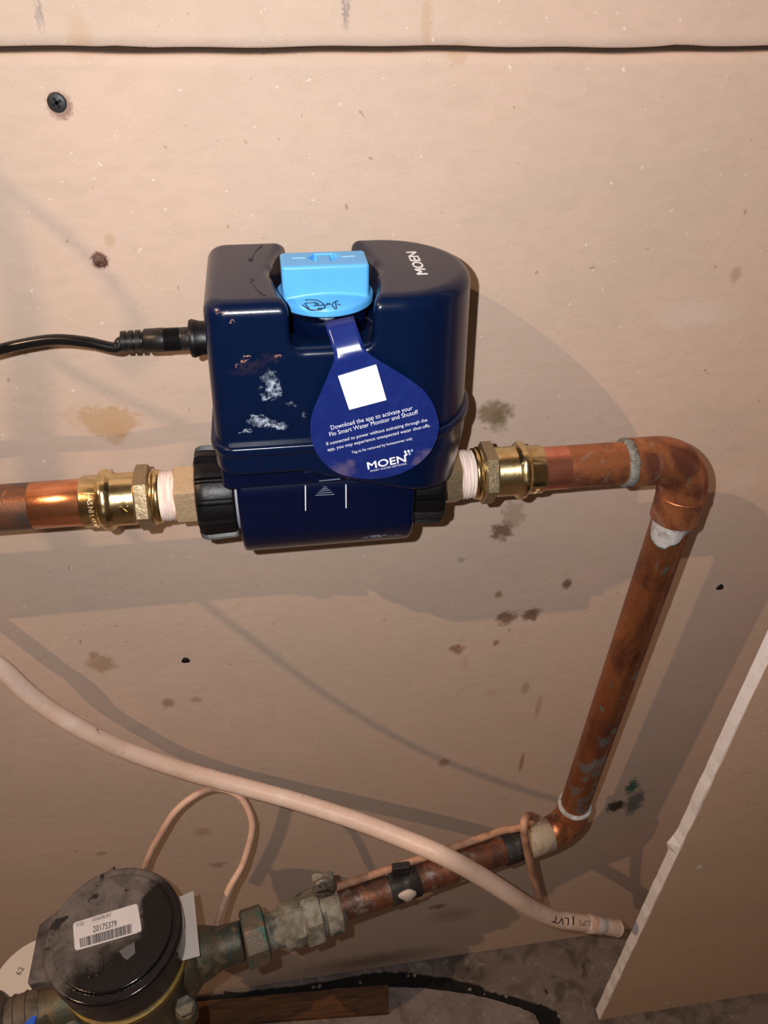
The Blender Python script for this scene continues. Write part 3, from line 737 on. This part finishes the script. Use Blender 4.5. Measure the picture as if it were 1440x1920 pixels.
TAGM = TAGM.out(_c, .215, 0, .5)
o = mesh('card', V, Fc, TAGM, tgt)
fixn(o)
if o.data.polygons[0].normal.y > 0: o.data.flip_normals()
sm_mod = o.modifiers.new('thickness', 'SOLIDIFY'); sm_mod.thickness = .0005; sm_mod.offset = -1
for pl in o.data.polygons: pl.use_smooth = pl.index < (len(Ys) - 1) * nc
def zt(X, Y): return 560 + X / 4.966, 580 + Y / 4.966
TYT = TY - .0003
def line(s, a, b, capx, z=0.):
    A_ = PY(*zt(*a), TYT); B_ = PY(*zt(*b), TYT); dpx = np.linalg.norm(PY(700, 800, TYT) - PY(700, 801, TYT))
    r = (B_ - A_) / np.linalg.norm(B_ - A_); u = np.cross(r, [0, 1., 0]); u = u if u[2] > 0 else -u
    return text_fit(s, A_, B_, u, capx / 4.966 * dpx / .70, z, 0.)
mesh('printed_text', *join(line('Download the app to activate your', (305, 1122), (1063, 935), 40), line('Flo Smart Water Monitor and Shutoff', (292, 1184), (1115, 972), 40),
     line('If connected to power without activating through the', (262, 1268), (1198, 1042), 31), line('app, you may experience unexpected water shut-offs.', (272, 1322), (1226, 1092), 31),
     line('Tag to be removed by homeowner only', (497, 1345), (1060, 1213), 26)), WHITE, tgt, smooth=False)
mesh('logo_lettering', *join(line('MOEN', (645, 1490), (1000, 1418), 70), line('MOEN', (648, 1489), (1003, 1417), 70, .00004), line('MOEN', (645, 1492), (1000, 1420), 70, .00008), line('MOEN', (648, 1486), (1003, 1415), 70, .00012), line('SMART WATER NETWORK', (668, 1516), (1008, 1444), 18)), WHITE, tgt, smooth=False)
drops = []
for i in range(3):
    for j in range(2):
        cx, cy = 992 + i * 31 + j * 10, 1328 - i * 6 + j * 24
        if j == 1 and i == 2: continue
        pts = []
        for k in range(14):
            a = 2 * math.pi * k / 14; rr = 12
            X_, Y_ = math.cos(a) * rr * 1.0, math.sin(a) * rr * 1.15
            if Y_ > 0: X_ *= (1 - Y_ / 18)
            pts.append(PY(*zt(cx + X_, cy + Y_), TYT))
        drops.append(extrude_poly(pts, (0, -.0001, 0)))
fixn(mesh('logo_drops', *join(*drops[:3]), WHITE, tgt, smooth=False)); fixn(mesh('logo_drops', *join(*drops[3:]), simple('pale_blue_print', sRGB(150, 180, 220), .5), tgt, smooth=False))
q = [PY(*zt(*p), TYT) for p in ((365, 620), (722, 512), (818, 843), (470, 935))]
o = mesh('white_square', *extrude_poly(q, (0, -.0002, 0)), WHITE, tgt, smooth=False); fixn(o); o['label'] = 'plain white printed square'

# ------------------------------------------------------------------ water meter
MC = PZ(213, 1745, -.385); mx, my = float(MC[0]), float(MC[1])
BRZ = layered('meter_bronze', (.16, .115, .07, 1), [((.08, .10, .08, 1), 40, .45, .6, .5), ((.27, .20, .12, 1), 70, .55, .68, .4)], .5, .55, .5, .0008)
BRZG = layered('crusted_bronze', (.20, .175, .135, 1), [((.34, .32, .27, 1), 60, .45, .6, .6), ((.07, .075, .065, 1), 45, .54, .66, .6)], .75, .15, .4, .0014)
BRZV = layered('green_nut', (.15, .12, .09, 1), [((.02, .12, .09, 1), 38, .48, .6, .5), ((.24, .14, .10, 1), 60, .58, .66, .3)], .5, .3, .5, .0008)
mt = thing('water_meter', 'bronze water meter with a dusty black round lid and barcode label', 'water meter', (mx, my, -.54))
o0 = np.array([mx, my, -.54])
def lidmat():
    t = NT('dusty_black'); base = sRGB(24, 22, 24)
    d1 = t.noise(16, 5, .6, .6); d2 = t.noise(75, 5, .65, .5); d3 = t.noise(55, 3, .5, .3)
    k = t.rng(d1.outputs[0], .40, .60)
    wc = t.warped(130, .008, 5)
    lc = (PZ(190, 1680, -.383) - o0); up1 = t.blob(wc, lc, (.062, .052, .06), .3)
    rc_ = (PZ(300, 1700, -.383) - o0); bl = t.blob(wc, rc_, (.020, .030, .05), .3)
    lo1 = t.blob(wc, (PZ(165, 1790, -.383) - o0), (.022, .016, .05), .6)
    dust = t.math('MULTIPLY', t.math('MAXIMUM', t.math('MULTIPLY', t.math('MAXIMUM', up1, t.math('MULTIPLY', t.blob(wc, PZ(90, 1800, -.383) - o0, (.030, .040, .05), .4), .8)), t.math('SUBTRACT', 1., bl)), t.math('MULTIPLY', lo1, .55)), t.rng(d2.outputs[0], .30, .6, .35, 1))
    c = t.mix(t.math('MULTIPLY', dust, .9), base, sRGB(118, 108, 104))
    c = t.mix(t.math('MULTIPLY', t.rng(d3.outputs[0], .64, .67), .9), c, sRGB(22, 20, 20))
    t.bump(d2.outputs[0], .0006, .5)
    return t.out(c, t.mix(dust, (.16, .16, .16, 1), (.85, .85, .85, 1)), 0, .4)
LID = lidmat(); MBLK = simple('register_black', sRGB(18, 17, 19), .28, bump=.0002)
ZL = -.385; RL = .0545
def mlathe(name, prof, mat, rf=None, seg=72, sharp=40): return mesh(name, *lathe(prof, (mx, my, 0), (0, 0, 1), seg, rf), mat, mt, sharp=sharp)
mlathe('meter_body', [(-.540, .030), (-.538, .040), (-.525, .050), (-.50, .053), (-.470, .053), (-.455, .051), (-.447, .052), (-.441, .052)], BRZ)
mlathe('brass_ring', [(-.4425, .0515), (-.4420, .0530), (-.4360, .0530), (-.4355, .0515)], layered('yellow_ring', (.26, .17, .03, 1), [((.16, .11, .05, 1), 60, .5, .62, .4)], .45, .4, .5, .0004))
mlathe('register_housing', [(-.4350, .0505), (-.4300, .0520), (-.4240, .0525), (-.4235, .0535), (-.4040, .0545), (-.4030, .0530)], MBLK)
def lid_sdf(X, Y, Z):
    x = X - mx; y = Y - my; r = np.hypot(x, y)
    disc = rmax(r - RL - .0010, np.abs(Z + .3955) - .0085, .0022)
    # pointed flange towards the hinge at the left and a lobe at the upper left
    tab = rmax(sbox2(x + .0470, y + .010, .0175, .0200, .0030), np.abs(Z + .3975) - .0065, .0015)
    d = rmin(disc, tab, .004)
    top = rmax(r - .0480, np.abs(Z + .3880) - .0040, .0012)
    hull = np.maximum(np.maximum(-y * 0 + (x * -.62 + y * .78) - .0530, -x - .0645), -y - .010) 
    wing = rmax(np.maximum(hull, r - .072), np.abs(Z + .3975) - .0060, .0015)
    wing = np.maximum(wing, x + .008)
    return np.minimum(np.minimum(d, wing), top)
P, Q = sdf_mesh(lid_sdf, (mx - .072, my - .062, -.412), (mx + .062, my + .062, -.380), .0010); lid = mesh('lid', P, Q, LID, mt)
ZS = -.3838
lp = [PZ(136.7, 1731, ZS), PZ(257.8, 1694, ZS), PZ(266.5, 1747, ZS), PZ(140.5, 1783.5, ZS)]
def rpoly(c, r=.12, n=5):
    out = []
    for i in range(4):
        a, b, d = c[i - 1], c[i], c[(i + 1) % 4]
        e1 = b + (a - b) / np.linalg.norm(a - b) * .003; e2 = b + (d - b) / np.linalg.norm(d - b) * .003
        for k in range(n + 1):
            t_ = k / n; out.append(e1 * (1 - t_) ** 2 + 2 * b * t_ * (1 - t_) + e2 * t_ * t_)
    return out
lab = fixn(mesh('barcode_label', *extrude_poly(rpoly(lp), (0, 0, .0004)), simple('label_white', sRGB(215, 210, 212), .45, var=.04, scale=60), lid, smooth=False)); lab['label'] = 'white sticker with bars and number'
def zl(X, Y): return 120 + X / 9, 1660 + Y / 9
ZB = ZS + .0005
bars = []
r5 = random.Random(5); tcur = 0.0
bl_, br_ = np.array([262, 900.]), np.array([1145, 645.]); blb, brb = np.array([278, 1050.]), np.array([1150, 800.])
while tcur < .995:
    wd = r5.choice([.008, .012, .018, .024]); e = min(tcur + wd, 1)
    a, b = bl_ + (br_ - bl_) * tcur, bl_ + (br_ - bl_) * e; c_, d_ = blb + (brb - blb) * e, blb + (brb - blb) * tcur
    bars.append(extrude_poly([PZ(*zl(*q), ZB) for q in (a, b, c_, d_)], (0, 0, .0001))); tcur = e + r5.choice([.007, .010, .016])
GINK = simple('grey_ink', sRGB(82, 74, 74), .6)
def lline(s, a, b, size, bold=0.):
    A_, B_ = PZ(*zl(*a), ZB), PZ(*zl(*b), ZB); r = (B_ - A_); u = np.cross([0, 0, 1.], r)
    return text_fit(s, A_, B_, u, size, .0, bold)
V1, F1 = join(*bars)
BI = fixn(mesh('barcode_bars', V1, F1, GINK, lab.parent, smooth=False))
mesh('number_lettering', *join(lline('20175379', (490, 795), (890, 690), .0075, .01), lline('E102', (215, 700), (335, 668), .0045), lline('03Ab08L007', (480, 615), (800, 520), .0045)), GINK, lab.parent, smooth=False)
# raised round emblem and small ridge on the lid
ec = PZ(*zl(500, 1380), ZS)
mesh('emblem_ring', *join(tube([ec + np.array([math.cos(a), math.sin(a), 0]) * .0075 for a in np.linspace(0, 2 * math.pi, 28)], .0004, 6, raw=True, cap=False), tube([ec + np.array([math.cos(a), math.sin(a), 0]) * .0050 for a in np.linspace(0, 2 * math.pi, 28)], .0003, 6, raw=True, cap=False)), LID, lid)
fixn(mesh('lock_plate', *extrude_poly([PZ(*zl(*p), ZS) for p in ((930, 1110), (1190, 960), (1205, 1150), (1065, 1265), (1000, 1220))], (0, 0, .0006)), simple('lock_grey', sRGB(95, 92, 95), .7, bump=.0003), lid, smooth=False))
dr = []
for i in range(46):
    a = rnd.uniform(-2.2, .7); rr = rnd.uniform(.018, .046); c = np.array([mx + math.cos(a) * rr, my + math.sin(a) * rr, -.3841]); q = rnd.uniform(.0004, .0011)
    dr.append(lathe([(0, q), (q * .5, q * .8), (q * .8, q * .2)], c, (0, 0, 1), 10))
o = mesh('water_droplets', *join(*dr), simple('wet_drop', sRGB(30, 30, 34), .05), lid); o['kind'] = 'stuff'
# outlet tail on the right, octagon nut, crusted coupling valve
mp = np.array([mx, my, -.472]); NP = LP(S_of(455)); tail_d = mp + LD * 0 - NP
mesh('outlet', *tube([mp + (NP - mp) * .35, mp + (NP - mp) * .62, mp + (NP - mp) * .8, NP], [.030, .024, .018, .0175], 40, 8), BRZ, mt)
mesh('outlet_flange', *lathe([(0, .034), (.006, .030), (.012, .024)], mp + (NP - mp) * .48, (NP - mp), 40), BRZ, mt, sharp=50)
# inlet at the left
IL = mp + LD * .045 - np.array([0, 0, .012])
mesh('inlet', *lathe([(0, .024), (.012, .0215), (.030, .0200), (.038, .0200)], IL - LD * 0, LD, 40), BRZ, mt, sharp=50)
# body bolts
for ang, rr in ((-.62, .060), (-2.4, .060), (2.5, .060)):
    bp = np.array([mx + math.cos(ang) * rr, my + math.sin(ang) * rr, -.470])
    mesh('bolt_lug', *lathe([(0, .0095), (.014, .0100), (.016, .009)], bp - np.array([0, 0, .016]), (0, 0, 1), 24), BRZ, mt, sharp=50)
    mesh('bolt_head', *prism(bp, (0, 0, 1), .007, .0085, 6, .3, .0008), BRZG, mt, sharp=25)
# coupling pieces
cpl = thing('pipe_coupling', 'grey crusted bronze coupling with green octagonal nut, right of the meter', 'pipe fitting', LP(S_of(540)) - np.array([0, 0, .025]))
def lz(px, R, name, L=None, px1=None, mat=BRZG, n=0, ph=0.2, par=cpl):
    a = S_of(px); b = S_of(px1)
    if n: V, Fc = prism(LP(b), -LD, b - a if b > a else a - b, R, n, ph, .0018)
    else:
        q = b - a; V, Fc = lathe([(0, R * .94), (.002, R), (q - .002, R), (q, R * .94)], LP(a), LD, 40, lambda w_, t: 1 + .03 * math.sin(3 * w_) + .02 * math.sin(7 * w_ + 1))
    return mesh(name, V, Fc, mat, par, sharp=25 if n else 50)
lz(500, .0265, 'octagon_nut', px1=457, mat=BRZV, n=8)
lz(535, .0165, 'coupling_neck', px1=497)
lz(565, .0215, 'coupling_body', px1=528)
lz(570, .0225, 'coupling_hex', px1=548, n=6, ph=.6)
lz(602, .0250, 'union_hex', px1=566, n=6, ph=.25)
lz(612, .0195, 'coupling_end', px1=598)
# ground clamp with screw
gc = thing('ground_clamp', 'corroded grey ground clamp with a slotted screw around the lower pipe', 'clamp', LP(S_of(620)) - np.array([0, 0, .02]))
a = S_of(636); b = S_of(608)
mesh('clamp_band', *lathe([(0, .0205), (.0015, .0218), (b - a - .0015, .0218), (b - a, .0205)], LP(a), LD, 40, lambda q, t: 1 + .06 * math.cos(2 * q)), BRZG, gc, sharp=40)
sp = PY(606, 1660, LP((a + b) / 2)[1] - .002)
mesh('clamp_lug', *box(sp[0] - .010, sp[0] + .010, sp[1], sp[1] + .008, sp[2] - .022, sp[2] + .010, .002), BRZG, gc)
mesh('screw_head', *lathe([(0, .0095), (.003, .0110), (.0055, .0104), (.0072, .007)], sp + np.array([0, .001, 0]), (0.15, -1, .35), 28), layered('screw_grey', sRGB(120, 110, 102), [(sRGB(75, 68, 62), 200, .5, .6, .2)], .45, .4, .5, .0005), gc, sharp=50)
mesh('screw_slot', *box(sp[0] - .0065, sp[0] + .0065, sp[1] - .0073, sp[1] - .0055, sp[2] + .0012, sp[2] + .0030), simple('slot_dark', sRGB(25, 22, 20), .9), gc, smooth=False)
# inlet coupling at the far left (own thing)
ic = thing('pipe_coupling', 'grey bronze coupling with threads entering the meter from the left frame edge', 'pipe fitting', IL + LD * .05 - np.array([0, 0, .03]))
GRB = layered('grey_bronze', sRGB(112, 100, 88), [(sRGB(80, 72, 64), 50, .45, .6, .4)], .5, .3, .5, .0006)
mesh('thread_end', *lathe([(0, .0205), (.010, .0205), (.0105, .0215), (.0115, .0215), (.012, .0205), (.020, .0205), (.0205, .0215), (.0215, .0215), (.022, .0205), (.030, .0205)], IL + LD * .034, LD, 44), GRB, ic, sharp=50)
mesh('coupling_nut', *prism(IL + LD * .062, LD, .060, .0285, 8, .2, .003), GRB, ic, sharp=25)
mesh('supply_pipe', *lathe([(0, .016), (.25, .016)], IL + LD * .115, LD, 32), COPG, ic, sharp=50)

# card tags by the meter
CARD = simple('white_card', sRGB(212, 200, 190), .7, var=.03, scale=30)
cd1 = [PZ(318, 1690, -.425), PZ(363, 1671, -.425), PZ(375, 1793, -.425), PZ(318, 1808, -.425)]
o = fixn(mesh('card_tag', *extrude_poly(cd1, (0, 0, .0008)), CARD, smooth=False)); tag(o, 'white rectangular card tucked behind the right side of the meter lid', 'card')
dc = PZ(75, 1852, -.520)
rdisc = thing('round_tag', 'white round cardboard disc partly behind the meter lid at left', 'tag', dc)
mesh('disc', *lathe([(0, .046), (.001, .046)], dc, (0, 0, 1), 56), CARD, rdisc, sharp=50)
V, Fc = text_fit('62', PZ(38, 1829, -.5188), PZ(46, 1815, -.5188), (-1, .3, 0), .008); mesh('printed_text', V, Fc, GINK, rdisc, smooth=False)
bc = PZ(60, 1914, -.47)
o = fixn(mesh('blue_strip', *extrude_poly([PZ(46, 1919, -.457), PZ(62, 1904, -.457), PZ(68, 1906, -.457), PZ(60, 1935, -.457), PZ(44, 1935, -.457)], (0, 0, -.002)), simple('blue_plastic_strip', (.02, .12, .75, 1), .4), smooth=False)); tag(o, 'small blue plastic strip under the left coupling at the bottom edge', 'strip')

# ------------------------------------------------------------------ beige tube, wires
TUBE = layered('beige_vinyl', sRGB(236, 206, 188), [(sRGB(222, 190, 168), 18, .45, .65, .4), (sRGB(242, 218, 204), 60, .5, .7, .3), (sRGB(150, 125, 110), 130, .68, .72, .4)], .40, 0, .45, .0003)
tb = thing('beige_tube', 'thick beige plastic cable slanting across the wall with a cut open end', 'cable', PY(1155, 1740, -.110) - np.array([0, 0, .01]))
tp = [(-480, 1000, -.030), (-261, 1085, -.030), (-154, 1152, -.030), (-60, 1216, -.029), (0, 1252, -.028), (60, 1307, -.028), (130, 1354, -.030), (220, 1400, -.030), (330, 1440, -.032), (440, 1471, -.039), (550, 1501, -.052), (660, 1536, -.070), (750, 1570, -.088),
      (830, 1604, -.108), (900, 1642, -.114), (960, 1680, -.118), (1000, 1705, -.118), (1040, 1722, -.117), (1068, 1727, -.116), (1100, 1731, -.114), (1155, 1740, -.110)]
TP3 = [PY(x, y, Y) for x, y, Y in tp]
V, Fc = tube(TP3, [.0066, .0068, .0072, .0076, .0080, .0086, .0086, .0086, .0086], 40, 20); mesh('cable_jacket', V, Fc, TUBE, tb, sharp=60)
e0, e1 = TP3[-2], TP3[-1]; ed = (e1 - e0) / np.linalg.norm(e1 - e0)
mesh('cut_rim', *lathe([(0, .0086), (.0012, .0091), (.0022, .0089), (.0024, .0070), (-.004, .0066)], e1, ed, 32, cap=False), TUBE, tb, sharp=60)
mesh('dark_core', *lathe([(0, .0068), (.0008, .0068)], e1, ed, 24), simple('tube_inside', sRGB(120, 90, 75), .8), tb)
o = mesh('sleeve', *lathe([(0, .0090), (.0006, .0094), (.030, .0094), (.031, .0089)], e0 - ed * .004, ed, 32, lambda a, q: 1 + .01 * math.sin(3 * a), cap=False), layered('sleeve_scuffed', sRGB(222, 178, 155), [(sRGB(232, 225, 218), 40, .48, .58, .4)], .5, 0, .4, .0004), tb); o['label'] = 'scuffed end sleeve'
# lettering on the cable jacket, upside down, wrapped facing the viewer
C = np.array(catmull(TP3, 24)); seglen = np.r_[0, np.cumsum(np.linalg.norm(np.diff(C, axis=0), axis=1))]
def at_len(s):
    return np.array([np.interp(s, seglen, C[:, i]) for i in range(3)])
def len_near(px):
    xs = []
    for p in C:
        q = M.T @ (p - CAM); xs.append(720 + F * q[0] / q[2])
    return np.interp(px, xs, seglen)
def cable_text(s, px0, px1, size, mat, name):
    V, Fc = text_mesh(s, 1., 0, 0); me = bpy.data.meshes.new('t'); me.from_pydata([tuple(v) for v in V], [], Fc); bm = bmesh.new(); bm.from_mesh(me)
    bmesh.ops.triangulate(bm, faces=bm.faces[:])
    for _ in range(2): bmesh.ops.subdivide_edges(bm, edges=[e for e in bm.edges if e.calc_length() > .12], cuts=2); bmesh.ops.triangulate(bm, faces=bm.faces[:])
    bm.verts.index_update(); V = np.array([tuple(v.co) for v in bm.verts]); Fc = [tuple(v.index for v in f.verts) for f in bm.faces]; bm.free()
    s0, s1 = len_near(px0), len_near(px1); w0, w1 = V[:, 0].min(), V[:, 0].max(); out = []
    R = .0088
    for v in V:
        sl = s0 + (s1 - s0) * (v[0] - w0) / (w1 - w0); c = at_len(sl); tt = at_len(sl + .001) - at_len(sl - .001); tt /= np.linalg.norm(tt)
        toc = CAM - c; toc -= toc.dot(tt) * tt; toc /= np.linalg.norm(toc); sd = np.cross(tt, toc)
        if sd[2] > 0: sd = -sd                   # glyph tops point down
        a = (v[1] - .30) * size / R
        out.append(c + toc * R * math.cos(a) + sd * R * math.sin(a))
    mesh(name, out, Fc, mat, tb, smooth=False)
cable_text('LVT', 1055, 1024, .0105, INK, 'jacket_lettering'); cable_text('J', 1067, 1062, .0095, INK, 'jacket_lettering'); cable_text('ILLIPS', 1100, 1074, .0085, simple('faded_ink', sRGB(120, 105, 100), .6), 'jacket_lettering')
# thin signal wire making a loop above the meter
WIRE = layered('wire_beige', sRGB(222, 182, 160), [(sRGB(200, 160, 138), 60, .45, .65, .3)], .5, 0, .4)
wl = [(266, 1660, -.060), (276, 1614, -.062), (300, 1566, -.060), (330, 1520, -.055), (372, 1488, -.045), (410, 1479, -.035), (447, 1492, -.040), (468, 1525, -.050), (472, 1560, -.060), (455, 1620, -.075), (430, 1665, -.090), (413, 1712, -.100), (405, 1745, -.105)]
wt = mesh('signal_wire', *tube([PY(x, y, Y) for x, y, Y in wl], .0031, 14, 8), WIRE, mt); wt['label'] = 'thin beige wire looping up from the meter'
# cable tied along the lower pipe, looping over the elbow
gl = [(628, 1652), (660, 1643), (720, 1630), (790, 1612), (850, 1590), (905, 1571), (945, 1560)]
G3 = []
for x, y in gl: 
    p = LP(S_of(x)); G3.append(p + np.array([0, .013, .0135]))
G3 += [LP(S_of(975)) + np.array([0, .008, .018])]
G3 += [PY(x, y, Y) for x, y, Y in ((1003, 1535, -.062), (992, 1530, -.080), (982, 1542, -.096), (985, 1575, -.100), (994, 1620, -.098), (1003, 1655, -.097), (1012, 1688, -.098), (1020, 1715, -.098))]
gw = mesh('ground_wire', *tube(G3, .0038, 14, 8), layered('wire_brown', sRGB(198, 152, 124), [(sRGB(160, 115, 90), 50, .45, .62, .4)], .55, 0, .4)); tag(gw, 'brownish cable tied along the lower pipe and looped over the elbow', 'wire')

# ------------------------------------------------------------------ screws in the drywall
def screw(px, py, R, label, hd, cross=True, rusty=False):
    p = W(px, py); tt = thing('drywall_screw', label, 'screw', p)
    hm = simple('screw_black', sRGB(52, 52, 54), .5, .3, bump=.0001) if not rusty else layered('screw_rusty', sRGB(120, 100, 88), [(sRGB(95, 52, 36), 300, .42, .58, .3)], .7, .2, .4, .0004)
    mesh('screw_head', *lathe([(-.004, R * .5), (-.0008, R), (.0001 + hd, R * .98), (.0005 + hd, R * .85)], p, (0, -1, 0), 32), hm, tt, sharp=60)
    if cross:
        for sx, sz in ((R * .55, R * .13), (R * .13, R * .55)):
            q = math.radians(25)
            V, Fc = box(-sx, sx, -.0007 - hd, -.0002, -sz, sz)
            V = [(p[0] + v[0] * math.cos(q) - v[2] * math.sin(q), v[1], p[2] + v[0] * math.sin(q) + v[2] * math.cos(q)) for v in V]
            mesh('cross_slot', V, Fc, simple('slot_black', sRGB(12, 11, 11), .9), tt, smooth=False)
screw(107, 192, .0048, 'black cross-head screw in the wall near the upper left seam', .0008)
screw(187, 489, .0038, 'rusty screw sunk in the wall left of the blue shutoff', .0002, False, True)
def hole(px, py, rx, rz, label):
    p = W(px, py)
    V, Fc = lathe([(0, rx), (.0004, rx)], p + np.array([0, .0001, 0]), (0, -1, 0), 24, lambda a, t: 1 + .12 * math.sin(3 * a)); V = [(v[0], v[1], p[2] + (v[2] - p[2]) * rz / rx) for v in map(tuple, V)]
    o = mesh('nail_head', V, Fc, simple('nail_black', sRGB(16, 14, 14), .6)); tag(o, label, 'nail')
hole(348, 1238, .0034, .0034, 'small black nail head in the wall above the beige cable'); hole(1350, 1101, .0034, .0034, 'small black nail head in the wall right of the riser pipe')

# ------------------------------------------------------------------ wooden board on the floor
zb = ZF + .0085
bd = [PZ(300, 1884, zb), PZ(500, 1866, zb), PZ(728, 1846, zb), PZ(729, 1898, zb), PZ(500, 1914, zb), PZ(300, 1935, zb)]
o = fixn(mesh('wood_board', *extrude_poly(bd, (0, 0, -.0084)), layered('wet_wood', sRGB(98, 62, 32), [(sRGB(68, 42, 22), 30, .42, .62, .6), (sRGB(118, 80, 46), 80, .55, .68, .3)], .55, 0, .4, .0006, stretch=(.4, 3, 1)), smooth=False)); tag(o, 'flat brown wooden board lying on the concrete floor below the meter', 'board')

# ------------------------------------------------------------------ hoses hanging off to the left (they cast the long shadows on the wall)
LB = np.array(bulb.location)
def caster(px, py, Y):
    s = W(px, py); k = Y / (LB[1]); return s + (LB - s) * k
hA = [caster(x, y, -.27) for x, y in ((-60, 250), (0, 400), (32, 520), (50, 640), (60, 750), (72, 850), (95, 940), (120, 1010), (150, 1070))]
o = mesh('grey_hose', *tube(hA, [.0038, .0040, .0045, .0058, .0062], 20, 8), simple('hose_grey', sRGB(120, 115, 110), .5)); tag(o, 'grey hose hanging left of the shutoff, outside the picture', 'hose')
hC = [caster(x, y, -.25) for x, y in ((-60, 300), (0, 345), (80, 405), (150, 465), (215, 535), (255, 600), (262, 660), (220, 690))]
hD = [caster(x, y, -.25) for x, y in ((60, 610), (100, 672), (180, 722), (280, 770), (385, 828), (330, 930), (235, 985))]
hE = [caster(x, y, -.25) for x, y in ((235, 985), (290, 1050), (370, 1120), (480, 1205), (600, 1295), (720, 1370), (830, 1425), (950, 1470), (1060, 1505))]
for h_, l_ in ((hC, 'uppermost'), (hD, 'middle'), (hE, 'lowest')):
    o = mesh('hanging_cable', *tube(h_, .0028, 12, 8), simple('cable_grey', sRGB(60, 58, 56), .5)); tag(o, l_ + ' thin dark cable hanging left of the shutoff, outside the picture', 'cable')
